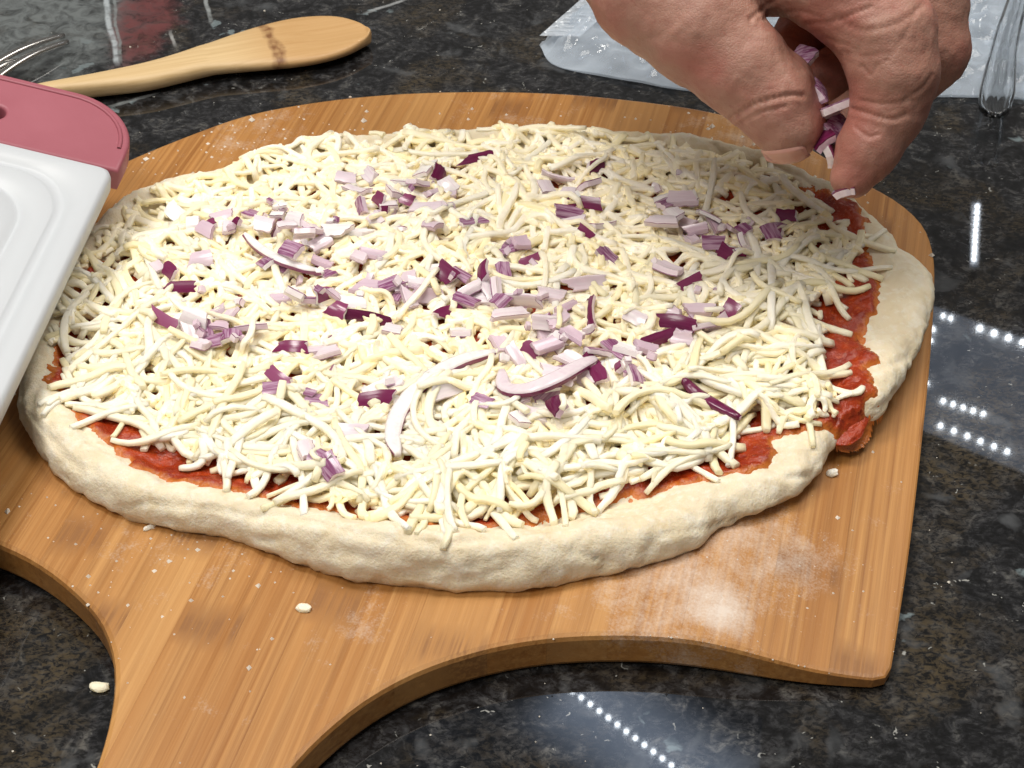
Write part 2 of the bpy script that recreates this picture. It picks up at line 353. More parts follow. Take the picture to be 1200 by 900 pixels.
def build_dough(parent):
    n = len(OXY); tang = np.roll(OXY, -9, 0)-np.roll(OXY, 9, 0); nor = np.stack([-tang[:, 1], tang[:, 0]], 1); nor /= np.linalg.norm(nor, axis=1)[:, None]
    ctr = CEN-OXY; ctr /= np.linalg.norm(ctr, axis=1)[:, None]; dirn = .55*nor+.45*ctr
    for _ in range(12): dirn = .25*np.roll(dirn, 1, 0)+.5*dirn+.25*np.roll(dirn, -1, 0)
    dirn /= np.linalg.norm(dirn, axis=1)[:, None]
    w = OUTL[:, 2]; h = OUTL[:, 3]+BASE_T
    rings = []
    for d, f in [(.30, 0), (.12, .01), (.05, .10)]: rings.append((w*d, h*f))
    for a in np.linspace(0, 1, 13): rings.append((w*(.5*(1-math.cos(a*math.pi/2))), h*(.22+.78*math.sin(a*math.pi/2))))
    for a in np.linspace(.06, 1, 14): rings.append((w*(.5+.95*a), BASE_T+(h-BASE_T)*(.5+.5*math.cos(a*math.pi))))
    V = []
    for d, z in rings: V += [(*q, zz) for q, zz in zip(OXY+dirn*np.asarray(d)[:, None], np.broadcast_to(z, n))]
    last = np.array([v[:2] for v in V[-n:]])
    for s in np.linspace(.06, .9, 14): V += [(*q, BASE_T) for q in last+(CEN-last)*s]
    K = len(V)//n; V = np.array(V); Fc = []
    for k in range(K-1):
        for i in range(n): j = (i+1) % n; Fc.append((k*n+i, k*n+j, (k+1)*n+j, (k+1)*n+i))
    V[:, 2] += ZB-.0002
    Fc = [list(f) for f in Fc]; V = V.tolist(); fan_cap(V, Fc, (K-1)*n, n, (*CEN, ZB+BASE_T)); V = np.array(V)
    # lumps and stretch marks kneaded into the rim
    me = bpy.data.meshes.new('tmp'); me.from_pydata(V.tolist(), [], Fc); me.update()
    N = np.array([v.normal[:] for v in me.vertices]); bpy.data.meshes.remove(me)
    for i in range(n*2, len(V)):
        p = Vector(V[i]); k = 1.0
        d = noise.fractal(p*60, .9, 2.1, 3)*.0014+noise.fractal(p*260+Vector((5, 2, 1)), .8, 2.1, 3)*.00045+noise.noise(p*800)*.0002
        d -= max(0, .16-abs(noise.noise(Vector((p.x*55, p.y*55, p.z*200+9)))))*.0055       # folds
        V[i] += N[i]*d
        V[i][2] = max(V[i][2], ZB)
    o = mk('dough', V, Fc, DOUGH, parent); return o, V, Fc
def dough_mat():
    t = NT('raw_dough'); v = t.obj()
    a = t.noise(v, 80, 4, .6); b = t.noise(v, 900, 4, .7); f = t.noise(v, 260, 5, .7)
    c = t.mix(t.mr(a, .35, .65), (.77, .655, .45), (.82, .73, .55)); c = t.mix(t.mr(f, .48, .64, 0, .8), c, (.86, .80, .66))
    c = t.mix(t.mr(t.noise(v, 190, 4, .6), .56, .70, 0, .4), c, (.60, .46, .25))
    t.P(Base_Color=c, Roughness=.72).sss(.18, (1, .65, .35), .0018); t.b.inputs['Specular IOR Level'].default_value = .25
    t.bump(t.math('ADD', t.math('MULTIPLY', b, .8), f), .5, .0010); return t.m
DOUGH = dough_mat()
def sauce_mat():
    t = NT('tomato_sauce'); v = t.obj(); a = t.noise(v, 130, 4, .6); b = t.noise(v, 600, 4, .65)
    c = t.mix(t.mr(a, .35, .65), (.25, .017, .003), (.40, .044, .006)); c = t.mix(t.mr(b, .56, .70, 0, .6), c, (.55, .11, .014)); c = t.mix(t.mr(t.noise(v, 420, 3), .58, .68, 0, .6), c, (.15, .011, .004))
    at = t.n.new('ShaderNodeAttribute'); at.attribute_name = 'thickness'
    c = t.mix(t.mr(t.math('ADD', at.outputs['Fac'], t.math('MULTIPLY', t.math('SUBTRACT', b, .5), .8)), .05, .45, .75, 0), c, (.62, .20, .03))
    t.P(Base_Color=c, Roughness=t.mr(b, .3, .7, .12, .34)); t.b.inputs['Specular IOR Level'].default_value = .5
    t.bump(t.math('ADD', a, t.math('MULTIPLY', b, 1.0)), .5, .0012); return t.m
SAUCE = sauce_mat()
PZ = empty('pizza', (CEN[0], CEN[1], ZB), label='unbaked oval pizza topped with sauce, shredded cheese and diced red onion on the peel', cat='pizza')
dough, DV, DF = build_dough(PZ)

def sauce_piece(parent):
    px = [(62, 440), (58, 462), (75, 472), (100, 510), (118, 517), (150, 545), (160, 560), (200, 567), (225, 574), (260, 582), (300, 586), (340, 597), (400, 596), (430, 605), (470, 622), (510, 630), (560, 622), (600, 612), (650, 606), (700, 590), (750, 575), (800, 570), (850, 562), (900, 548), (912, 535), (905, 515), (935, 508), (960, 504), (982, 500), (1004, 497), (1018, 484), (1022, 468),
          (1030, 470), (1020, 440), (1032, 420), (1010, 400), (1018, 375), (1034, 345), (1024, 318), (1018, 280), (1014, 256), (988, 240), (950, 222), (915, 208), (880, 199), (830, 189), (780, 182), (700, 182), (600, 182), (500, 182), (420, 190), (350, 202), (290, 222), (215, 255), (150, 290), (100, 330), (75, 390)]
    pts = smooth_closed([P(a, b, .018)[:2] for a, b in px], 300, 1)
    bv = BVHTree.FromPolygons([Vector(p) for p in DV], [list(f) for f in DF]); g = .0006
    lo = pts.min(0)-.003; hi = pts.max(0)+.003; nx, ny = ((hi-lo)/g).astype(int)+1
    ix, iy = np.meshgrid(np.arange(nx), np.arange(ny), indexing='ij'); X, Y = lo[0]+ix*g, lo[1]+iy*g
    wob = np.array([noise.fractal(Vector((x*170, y*170, 3)), .8, 2, 4) for x, y in zip(X.ravel(), Y.ravel())]).reshape(X.shape)
    sd = np.empty(X.shape)
    for i in range(nx): sd[i] = edge_dist(pts, X[i], Y[i])*np.where(inside(pts, X[i], Y[i]), 1, -1)
    sd += wob*.0022*(1-.75*np.exp(-((X-P(1002, 500, .014)[0])**2+(Y-P(1002, 500, .014)[1])**2)/.010**2))
    Z = np.full(X.shape, TK)
    for i in range(nx):
        for j in range(ny):
            if sd[i, j] > -.003:
                hit = bv.ray_cast(Vector((X[i, j], Y[i, j], .2)), Vector((0, 0, -1)))[0]
                Z[i, j] = max(hit.z if hit else 0, peel_top(X[i, j], Y[i, j])+PEO[2])
    Zs = Z.copy()
    for _ in range(4): Zs = .2*(Zs+np.roll(Zs, 1, 0)+np.roll(Zs, -1, 0)+np.roll(Zs, 1, 1)+np.roll(Zs, -1, 1))
    Z = np.maximum(Z, Zs)
    SP = P(1002, 500, .014)[:2]; lobe = np.exp(-((X-SP[0])**2+(Y-SP[1])**2)/.0080**2)
    Zb = Z.copy()
    for _ in range(60): Zb = .2*(Zb+np.roll(Zb, 1, 0)+np.roll(Zb, -1, 0)+np.roll(Zb, 1, 1)+np.roll(Zb, -1, 1))
    k_ = np.clip(lobe*1.6, 0, 1); Z = Z*(1-k_)+np.maximum(Zb, Z*(Z < TK+.004))*k_+.0012*lobe
    gr = np.array([noise.fractal(Vector((x*330, y*330, 8)), .7, 2, 3) for x, y in zip(X.ravel(), Y.ravel())]).reshape(X.shape)
    th = np.where(sd > 0, (.0017+.0026*lobe)*(1-np.exp(-np.maximum(sd, 0)/.0013)), sd*.5)
    th = th+gr*.0004*np.clip(sd/.002, 0, 1)
    ok = sd > -.0022; idn = -np.ones(X.shape, int); idn[ok] = np.arange(ok.sum())
    V = np.stack([X[ok], Y[ok], (Z+th)[ok]], 1)
    q = np.stack([idn[:-1, :-1], idn[1:, :-1], idn[1:, 1:], idn[:-1, 1:]], -1).reshape(-1, 4); Fc = q[(q >= 0).all(1)].tolist(); V = V.tolist()
    o = mk('sauce', V, Fc, SAUCE, parent)
    at = o.data.attributes.new('thickness', 'FLOAT', 'POINT'); at.data.foreach_set('value', np.clip(sd[ok]/.005, 0, 1).astype(np.float32))
    bm = bmesh.new(); bmesh.ops.create_icosphere(bm, subdivisions=5, radius=1); g = P(1000, 486, .0150)
    for v in bm.verts:
        n_ = noise.noise(v.co*1.1+Vector((3, 1, 0)))*.07+noise.fractal(v.co*5, .8, 2, 2)*.012; q = v.co*(1+n_)
        v.co = (g[0]-.0034+q.x*(.0112-.0012*q.y)+q.y*.0022, g[1]+.0150+q.y*.0255, max(.0150+.0024*q.y+q.z*.0024+noise.fractal(v.co*6, .8, 2, 3)*.0004, TK+.0003))
    me = bpy.data.meshes.new('sauce_drip'); bm.to_mesh(me); bm.free(); me.materials.append(SAUCE); me.polygons.foreach_set('use_smooth', np.ones(len(me.polygons), bool))
    at = me.attributes.new('thickness', 'FLOAT', 'POINT'); at.data.foreach_set('value', np.clip(np.array([(v.co.z-TK)/.004 for v in me.vertices]), 0, 1).astype(np.float32))
    d = bpy.data.objects.new('sauce_drip', me); COL.objects.link(d); d.parent = parent; d.matrix_parent_inverse = Matrix.Translation(-parent.location); d['label'] = 'thick drip of sauce spilling over the right edge of the dough'
    return V, Fc
SV, SF = sauce_piece(PZ)

# ================================================================ height field for everything that is dropped on the pizza
G = .0008; X0, Y0 = OXY.min(0)-.01; X1, Y1 = OXY.max(0)+.01
NX, NY = int((X1-X0)/G)+1, int((Y1-Y0)/G)+1
def build_hm():
    bs = [BVHTree.FromPolygons([Vector(p) for p in a], [list(f) for f in b]) for a, b in ((DV, DF), (SV, SF))]
    H = np.full((NX, NY), TK); dn = Vector((0, 0, -1))
    ix, iy = np.meshgrid(np.arange(0, NX, 2), np.arange(0, NY, 2), indexing='ij')
    m = inside(smooth_closed(OXY, 90, 0)*1.0, X0+ix*G, Y0+iy*G)
    for i, j, k in zip(ix.ravel(), iy.ravel(), m.ravel()):
        if not k: continue
        z = TK
        for b in bs:
            h = b.ray_cast(Vector((X0+i*G, Y0+j*G, .2)), dn)[0]
            if h: z = max(z, h.z)
        H[i:i+2, j:j+2] = z
    return H
HM = build_hm()
def hget(p):
    i = np.clip(((p[:, 0]-X0)/G+.5).astype(int), 0, NX-1); j = np.clip(((p[:, 1]-Y0)/G+.5).astype(int), 0, NY-1); return HM[i, j]
def hfoot(p, rad):
    k = max(1, int(rad/G)); o = -1.0*np.ones(len(p))
    for dx in range(-k, k+1):
        for dy in range(-k, k+1):
            if dx*dx+dy*dy <= k*k: o = np.maximum(o, hget(p+np.array([dx*G, dy*G])))
    return o
def hadd(p, z, rad):
    k = max(1, int(rad/G+.4))
    i = ((p[:, 0]-X0)/G+.5).astype(int); j = ((p[:, 1]-Y0)/G+.5).astype(int)
    for dx in range(-k, k+1):
        for dy in range(-k, k+1):
            if dx*dx+dy*dy <= k*k+.5:
                a = np.clip(i+dx, 0, NX-1); b = np.clip(j+dy, 0, NY-1); np.maximum.at(HM, (a, b), z-.0004*(dx*dx+dy*dy)/(k*k))

# ---- cheese
def cheese_mat(name, island):
    t = NT(name); v = t.obj(); r = t.island() if island else t.rnd()
    c = t.ramp(r, [(0, (.91, .82, .53)), (.3, (.93, .86, .64)), (.65, (.94, .885, .72)), (1, (.945, .905, .79))])
    c = t.mix(t.mr(t.noise(v, 300, 3), .45, .7, 0, .3), c, (.80, .70, .40))
    t.P(Base_Color=c, Roughness=.42); t.b.inputs['Specular IOR Level'].default_value = .3
    t.bump(t.noise(v, 1400, 3, .6), .2, .0004); t.sss(.62, (1, .88, .62), .0033); t.b.subsurface_method = 'BURLEY'; return t.m
CH_I, CH_O = cheese_mat('shredded_cheese', True), cheese_mat('shredded_cheese_single', False)
chz_px = [(52, 395), (66, 440), (112, 478), (155, 508), (215, 535), (262, 548), (320, 565), (380, 580), (430, 600), (480, 612), (540, 608), (590, 596), (640, 590), (700, 572), (760, 556), (820, 540), (848, 520), (868, 502), (905, 492), (945, 488), (985, 478), (995, 455), (975, 425), (968, 380), (975, 345), (985, 315), (1000, 300), (1015, 282), (1000, 258), (968, 234), (936, 202), (884, 181), (832, 167), (780, 155), (700, 148), (600, 146), (500, 146), (400, 153), (318, 168), (250, 200), (175, 224), (114, 262), (80, 310), (58, 350)]
CHZ = smooth_closed([P(a, b, .021)[:2] for a, b in chz_px], 160, 1)
def curve_path(cx, cy, L, ang, bend, wig, n):
    s = np.linspace(-.5, .5, n); th = ang+bend*s+wig*np.sin(s*7+rng.uniform(0, 6)); ds = L/(n-1)
    x = np.cumsum(np.cos(th))*ds; y = np.cumsum(np.sin(th))*ds
    return np.stack([x-x.mean()+cx, y-y.mean()+cy], 1)
def ribbon(path, z, w, t, twist=0., sides=8, taper=.5, w0=None):
    """a strand with a soft-cornered rectangular section along a 3D path"""
    p = np.column_stack([path, z]); n = len(p); tg = np.gradient(p, axis=0); tg /= np.linalg.norm(tg, axis=1)[:, None]
    sd = np.cross(tg, [0, 0, 1.0]); sd /= np.linalg.norm(sd, axis=1)[:, None]+1e-9; nn = np.cross(sd, tg)
    V = []
    ks = np.linspace(0, 2*math.pi, sides, endpoint=False)+math.pi/sides
    sq = np.array([(math.copysign(abs(math.cos(a))**.55, math.cos(a)), math.copysign(abs(math.sin(a))**.55, math.sin(a))) for a in ks])
    for i in range(n):
        f = 1.0
        e = min(i, n-1-i)/(n-1)
        if e < .10: f = taper+(1-taper)*math.sqrt(e/.10)
        a = twist*(i/(n-1)-.5); ca, sa = math.cos(a), math.sin(a)
        ww = (w if w0 is None else w0[i])*f/2; tt = t*f/2
        for cx, cy in sq:
            u, v = cx*ww, cy*tt; u, v = u*ca-v*sa, u*sa+v*ca; V.append(p[i]+sd[i]*u+nn[i]*v)
    Fc = [(k*sides+i, (k+1)*sides+i, (k+1)*sides+(i+1) % sides, k*sides+(i+1) % sides) for k in range(n-1) for i in range(sides)]
    Fc += [tuple(range(sides)), tuple(range((n-1)*sides, n*sides))[::-1]]
    return V, Fc
shreds = []
def drop_shred(cx, cy, L, ang, bend, w, n=11, lift=.0, over=0):
    path = curve_path(cx, cy, L, ang, bend, rng.normal(0, .22), n)
    if not inside(OXY if over else CHZ, path[:, 0], path[:, 1]).all() or (over and inside(CHZ, path[:, 0], path[:, 1]).mean() < over): return False
    w *= .86; t = w*rng.uniform(.55, .85)
    hs = hfoot(path, w*.3); z = hs.copy(); lo_ = np.convolve(np.pad(hs, 2, 'edge'), np.ones(5)/5, 'valid')-.0004
    for _ in range(8):                                    # a soft strand: sags between what carries it
        zz = z.copy(); zz[1:-1] = .5*(z[:-2]+z[2:])-.00016; z = np.maximum(hs-.0003, zz)
    z = .35*z+.65*np.minimum(z, lo_)
    if lift: z = z+np.linspace(0, 1, n)**2*lift
    z = z+t*.45
    V, Fc = ribbon(path, z, w, t, rng.normal(0, .9), taper=.86, w0=w*(1+.13*np.convolve(rng.normal(0, 1.4, n+2), np.ones(3)/3, 'valid')))
    hadd(path, z+t*.42, w*.5)
    shreds.append((V, Fc, (path.mean(0)), z.mean(), L)); return True
def sample_in(poly):
    lo, hi = poly.min(0), poly.max(0)
    while True:
        p = rng.uniform(lo, hi)
        if inside(poly, p[0], p[1]): return p
def settle():
    global HM
    B = HM
    for _ in range(3): B = .2*(B+np.roll(B, 1, 0)+np.roll(B, -1, 0)+np.roll(B, 1, 1)+np.roll(B, -1, 1))
    HM = np.minimum(HM, B+.0003)
def cheese_pass(N, Lr, wr, pts=None, sig=.012, lift=0, bendk=1.0, edge=.0, over=0):
    k = 0
    while k < N:
        if pts is None: p = sample_in(CHZ)
        else:
            q = pts[rng.integers(len(pts))]; p = P(q[0], q[1], .024)[:2]+rng.normal(0, sig, 2)
            if not inside(CHZ, p[0], p[1]): continue
        if edge and edge_dist(CHZ, p[0], p[1]) < edge: continue
        k += drop_shred(p[0], p[1], rng.uniform(*Lr), rng.uniform(0, 6.283), rng.normal(0, bendk), rng.uniform(*wr), lift=lift if rng.random() < .2 else 0, over=over)
    settle()
FRONT = [(160, 480), (220, 500), (270, 510), (330, 520), (300, 480), (420, 560), (470, 580), (540, 560), (560, 530), (620, 540), (600, 570), (660, 500), (700, 540), (720, 490), (780, 500), (800, 530), (840, 480), (900, 450), (900, 400), (940, 400), (930, 330), (960, 300), (860, 420), (950, 450), (880, 340), (120, 420), (170, 420), (110, 360), (820, 500), (760, 540), (500, 500), (560, 470)]
EDGE = [(130, 500), (190, 540), (300, 560), (360, 575), (450, 600), (520, 605), (570, 600), (640, 590), (700, 575), (800, 545), (850, 525), (900, 500), (960, 480), (985, 450), (975, 380), (985, 320), (1010, 290), (100, 470), (240, 545)]
MIDC = [(250, 230), (330, 200), (420, 180), (600, 240), (720, 240), (560, 200), (760, 190), (640, 190), (340, 380), (280, 340), (160, 330), (470, 420), (380, 430), (560, 280), (470, 300), (700, 300), (240, 440), (740, 310)]
cheese_pass(1700, (.004, .013), (.0019, .0030), edge=.002)
cheese_pass(650, (.008, .022), (.0020, .0028), edge=.003)
cheese_pass(520, (.010, .030), (.0020, .0028), edge=.004)
cheese_pass(360, (.008, .026), (.0020, .0029), MIDC, .016)
cheese_pass(230, (.016, .040), (.0022, .0031), FRONT, .012, .003)
cheese_pass(130, (.010, .034), (.0020, .003), EDGE, .007, 0, over=.35)
cheese_pass(50, (.003, .007), (.0013, .0022), EDGE, .008, 0, over=.01)
cheese_pass(420, (.002, .007), (.0015, .0024), edge=.002)
cheese_pass(120, (.018, .034), (.0021, .0029), edge=.003, lift=.003)
NB_A = len(shreds)

# ---- onion
def onion_mat(name, kind, slice_=False):
    t = NT(name); v = t.obj(); r = t.rnd(); st = t.noise(t.mapping(v, (1, 1, 1)), 420, 3, .6, .5)
    st = t.noise(t.mapping(t.vmath('ADD', v, t.n.new('ShaderNodeObjectInfo').outputs['Location']), (90, 1100, 700) if not slice_ else (420, 420, 420)), 1, 3, .6, .3)
    if kind == 'skin': c = t.ramp(r, [(0, (.11, .008, .045)), (.5, (.17, .016, .075)), (.8, (.24, .045, .12)), (1, (.30, .09, .18))]); c = t.mix(t.mr(st, .4, .7, 0, .2), c, (.30, .08, .17))
    elif kind == 'edge': c = t.mix(t.mr(st, .40, .62), (.22, .06, .15), (.50, .32, .43))
    else:
        c = t.ramp(r, [(0, (.62, .47, .55)), (.4, (.74, .63, .68)), (.75, (.82, .75, .76)), (1, (.88, .86, .83))])
        c = t.mix(t.mr(st, .45, .75, 0, .3), c, (.54, .33, .45))
    t.P(Base_Color=c, Roughness=.2); t.b.inputs['Specular IOR Level'].default_value = .5
    t.bump(st, .15, .0005)
    if kind == 'flesh': t.sss(.6, (1, .75, .9), .002); t.b.subsurface_method = 'BURLEY'
    return t.m
OSK, OED, OFL = onion_mat('red_onion_skin', 'skin'), onion_mat('red_onion_rim', 'edge'), onion_mat('red_onion_flesh', 'flesh')
OM = [OFL, OED, OSK]; OM2 = [onion_mat('red_onion_slice', 'flesh', True), OED, onion_mat('red_onion_slice_skin', 'skin', True)]
def onion_dice(L, Wd, T, Rc, outer, warp=0):
    """a curved slab cut from one onion layer: flesh, a thin coloured rim and an outer face"""
    nx, ny = 6, 6; lay = [0, T*.84, T]; mi = []; V = []; Fc = []
    jx = rng.normal(0, .06, ny); jy = rng.normal(0, .05, nx); sk = rng.normal(0, .14); tp = rng.normal(0, .16); cv = rng.normal(0, .10)
    def pt(l, i, j):
        a_, b_ = i/(nx-1)-.5, j/(ny-1)-.5
        u = (a_*(1+tp*b_*2)+jx[j]*abs(a_)+sk*b_+cv*(b_*b_-.1))*L; q = (b_*(1-.5*tp*a_)+jy[i]*abs(b_))*Wd; a = q/Rc; rr = Rc-T+lay[l]
        return (u, rr*math.sin(a)+warp*u*u/L, rr*math.cos(a)-Rc+T/2-warp*1.2*u*u/L)
    for l in (0, 2):
        o = len(V); V += [pt(l, i, j) for i in range(nx) for j in range(ny)]
        for i in range(nx-1):
            for j in range(ny-1):
                f = (o+i*ny+j, o+(i+1)*ny+j, o+(i+1)*ny+j+1, o+i*ny+j+1); Fc.append(f if l else f[::-1]); mi.append(outer if l else 0)
    sides = [[(i, 0) for i in range(nx)], [(nx-1, j) for j in range(ny)], [(i, ny-1) for i in range(nx-1, -1, -1)], [(0, j) for j in range(ny-1, -1, -1)]]
    for sd in sides:
        for l in (0, 1):
            o = len(V); V += [pt(l, *q) for q in sd]+[pt(l+1, *q) for q in sd]; m = len(sd)
            for k in range(m-1): Fc.append((o+k, o+k+1, o+m+k+1, o+m+k)); mi.append(0 if l == 0 else (2 if outer == 2 else 1))
    return np.array(V), Fc, mi
ONI = [  # px, py, type (p pale, d dark skin up, w white), length px, angle deg on the picture
 (405,208,'p',26,0),(420,222,'p',30,20),(432,205,'p',24,50),(445,232,'d',20,45),(450,250,'p',26,0),(462,225,'p',26,60),(470,212,'p',32,20),(478,234,'d',18,20),(490,215,'p',28,-30),(498,197,'p',34,-60),(507,226,'w',30,-45),(514,203,'d',24,-70),(525,216,'p',24,40),(455,240,'w',22,0),(440,257,'d',18,40),(500,242,'p',40,0),(422,243,'p',24,70),
 (562,184,'d',42,-15),(652,210,'w',36,5),(664,226,'p',24,-50),(690,216,'p',26,-30),(683,236,'d',46,8),(665,248,'p',30,0),(698,194,'d',26,-30),(703,264,'w',40,-20),(685,273,'d',20,20),(640,220,'p',22,60),(672,258,'p',30,10),
 (308,262,'p',24,10),(325,250,'d',16,0),(324,264,'d',20,80),(335,262,'p',24,-20),(345,256,'p',28,30),(357,272,'p',26,0),(366,268,'d',20,40),(375,285,'p',26,-20),(393,270,'p',30,0),(417,273,'p',32,0),(420,300,'p',22,30),(437,298,'p',30,0),(384,320,'d',22,-40),(378,308,'p',26,10),(312,306,'d',22,50),(328,312,'p',24,20),(340,292,'p',28,30),(350,283,'d',10,0),
 (205,249,'w',30,35),(226,262,'d',14,0),(240,268,'p',24,30),(260,254,'p',26,-10),(246,262,'d',14,60),(268,266,'p',22,80),
 (235,303,'p',28,-10),(200,316,'d',22,40),(185,312,'d',14,40),(211,336,'d',38,-3),(193,375,'d',36,22),(228,372,'p',30,10),(240,386,'p',34,70),(246,400,'p',28,0),(258,380,'d',18,5),(224,392,'p',32,60),(268,370,'p',26,-60),(293,382,'p',34,0),(236,404,'d',16,20),(272,392,'d',14,80),(255,365,'p',20,-30),
 (344,406,'d',34,3),(374,408,'w',36,-3),(384,412,'p',26,0),(325,442,'d',32,30),(318,455,'p',20,0),(370,468,'p',24,0),(452,452,'p',36,-8),(440,466,'d',38,0),(411,506,'p',28,4),(385,546,'p',28,45),(358,526,'p',26,60),(376,536,'p',22,20),
 (435,336,'p',36,0),(457,332,'p',28,-20),(479,326,'d',22,80),(490,332,'p',24,20),(510,316,'p',34,0),(522,320,'d',24,20),(540,322,'p',28,30),(552,338,'p',30,-20),(563,350,'p',32,10),(545,352,'p',30,20),(526,364,'d',36,-30),(500,346,'p',34,0),(430,370,'d',58,3),(414,354,'p',30,0),(396,346,'p',24,20),(380,345,'d',22,-20),(346,344,'p',26,20),(328,350,'p',24,0),(362,350,'d',16,0),(480,350,'p',26,60),(468,343,'p',30,-60),(396,362,'d',20,20),
 (570,336,'p',34,60),(565,318,'d',24,80),(590,318,'w',32,80),(600,289,'p',32,-10),(611,284,'d',18,70),(620,306,'d',32,-20),(597,366,'w',44,-20),(582,340,'p',34,80),(554,259,'w',36,-20),(612,352,'p',40,10),(586,352,'d',20,-40),
 (656,372,'p',34,-40),(640,378,'p',32,0),(637,393,'p',26,60),(664,360,'w',30,-30),(690,366,'d',54,92),(646,346,'p',30,0),(688,331,'p',46,-10),(672,392,'p',26,30),
 (588,404,'p',26,60),(606,418,'p',34,40),(622,410,'d',22,20),(640,404,'p',30,-20),(654,400,'d',22,40),(655,440,'p',36,10),(640,452,'p',34,-20),(690,424,'d',22,30),(702,438,'d',24,60),(717,428,'p',30,0),(652,474,'d',30,65),(640,462,'p',36,-30),(624,486,'p',34,0),(608,490,'p',22,40),(736,410,'p',32,20),(746,440,'p',34,80),(740,468,'d',34,-30),(758,408,'w',26,0),(722,408,'p',30,40),(680,444,'p',30,10),(668,432,'w',34,-10),(700,410,'p',26,0),(668,420,'p',26,20),
 (796,376,'d',44,15),(788,366,'d',22,30),(770,396,'d',44,-18),(820,362,'p',32,0),(846,376,'p',48,-40),(856,362,'d',18,30),(825,380,'p',28,-20),(800,396,'p',24,10),
 (776,232,'d',22,10),(784,236,'p',36,-35),(798,232,'p',34,0),(812,232,'w',26,80),(778,258,'w',34,10),(800,262,'p',28,30),(812,282,'d',22,60),(816,268,'p',28,0),(840,262,'p',24,60),(858,268,'d',16,60),(872,268,'d',18,50),(848,296,'d',22,40),(866,297,'d',32,0),(872,284,'p',24,80),(785,316,'p',36,35),(808,330,'d',32,-25),(772,312,'p',20,80),(910,262,'p',30,-40),(922,252,'d',26,20),(903,272,'p',22,60),(832,252,'p',30,20),(790,250,'p',26,60),(836,284,'p',26,0),
 (842,337,'d',16,0),(745,372,'p',26,20),(712,300,'p',26,30),(505,262,'p',22,20),(296,250,'p',18,20),(460,386,'p',20,10),(540,390,'p',24,0),(565,470,'p',22,20),(520,455,'p',30,-20)]
PXMM = F/D/1000
onion_items = []
def drop_onion(px, py, ty, lpx, ang):
    L = max(.0042, lpx*.001/PXMM*1.0) if lpx != 12 else rng.uniform(.0018, .0034); dark = ty == 'd'
    if dark and lpx < 24 and rng.random() < .6: dark = False
    Wd = rng.uniform(.0040, .0062) if not (dark and lpx > 30) else rng.uniform(.0034, .0046)
    if lpx == 12: Wd = rng.uniform(.0014, .0028)
    T = rng.uniform(.0013, .0022); Rc = rng.uniform(.0045, .012)
    V, Fc, mi = onion_dice(L, Wd, T, Rc, 2 if dark else (1 if rng.random() < .42 else 0), rng.normal(0, .12))
    V0 = V; a = -R(ang); d = np.array([math.cos(a), math.sin(a)/.66]); yaw = math.atan2(d[1], d[0])
    flip = math.pi if (not dark and rng.random() < .45) else 0
    if dark: rx = R(rng.uniform(20, 60))
    else: rx = R(rng.normal(0, 26))
    M = Matrix.Rotation(yaw, 3, 'Z') @ Matrix.Rotation(R(rng.normal(0, 12)), 3, 'Y') @ Matrix.Rotation(rx+flip, 3, 'X')
    V = V @ np.array(M).T
    g = P(px, py, .0265)
    for _ in range(2):
        xy = V[:, :2]+g[:2]; gap = (hget(xy)-V[:, 2]); z = np.percentile(gap, 82); g = P(px, py, z)
    z -= .0002
    Vw = V+np.array([g[0], g[1], z]); hadd(Vw[:, :2], Vw[:, 2], .0007)
    Mt = M.to_4x4(); Mt.translation = (g[0], g[1], z); onion_items.append((V0, Fc, mi, None, Mt))
for k in range(95):                                        # the small bits among them
    q = ONI[rng.integers(len(ONI))]; ONI.append((q[0]+rng.normal(0, 13), q[1]+rng.normal(0, 8), 'dppw'[rng.integers(4)], 12, rng.uniform(0, 180)))
order = list(ONI); rng.shuffle(order)
for it in order: drop_onion(float(it[0]), float(it[1]), str(it[2]), float(it[3]), float(it[4]))
def onion_strip(px, w, t, top, lab=None, zoff=.0):
    path = spline([P(a, b, .027)[:2] for a, b in px], 22)
    for _ in range(2):
        z = hfoot(path, w*.3)
        z = np.convolve(np.pad(z, 4, 'edge'), np.ones(9)/9, 'valid')
        path2 = []
        f = spline(px, 22); path = np.array([P(a, b, zz+t)[:2] for (a, b), zz in zip(f, z)])
    z = z+t*.4+zoff
    e = np.linspace(-1, 1, 22); w0 = w*(1-.45*np.abs(e)**3)
    V, Fc = ribbon(path, z, w, t, 0, 8, .7, w0)
    mi = []
    for k in range(21):
        for i in range(8): mi.append(top if i in (1, 2, 5, 6) else 1 if top != 2 else 2)
    # sides carry the coloured rim
    mi = []
    for k in range(21):
        for i in range(8): mi.append(2 if (i in (3, 7) and top == 0) else top)
    mi += [0, 0]
    hadd(path, z+t*.5, w*.45); onion_items.append((V, Fc, mi, lab))
# a few strands lie over the onion again
cheese_pass(45, (.010, .026), (.0019, .0026), MIDC+FRONT, .02)

onion_strip([(466, 528), (460, 506), (470, 474), (500, 441), (538, 419), (580, 408)], .0052, .0026, 0, 'long curved slice of red onion')
onion_strip([(588, 430), (592, 450), (618, 452), (650, 440), (680, 424), (698, 416)], .0052, .0026, 0, 'bent slice of red onion')
onion_strip([(285, 270), (305, 288), (330, 302), (360, 312), (378, 316)], .0034, .0022, 0, 'straight pale slice of red onion')
onion_strip([(800, 440), (815, 455), (838, 470), (868, 486)], .0036, .0022, 2, 'dark purple strip of red onion near the front of the pizza')
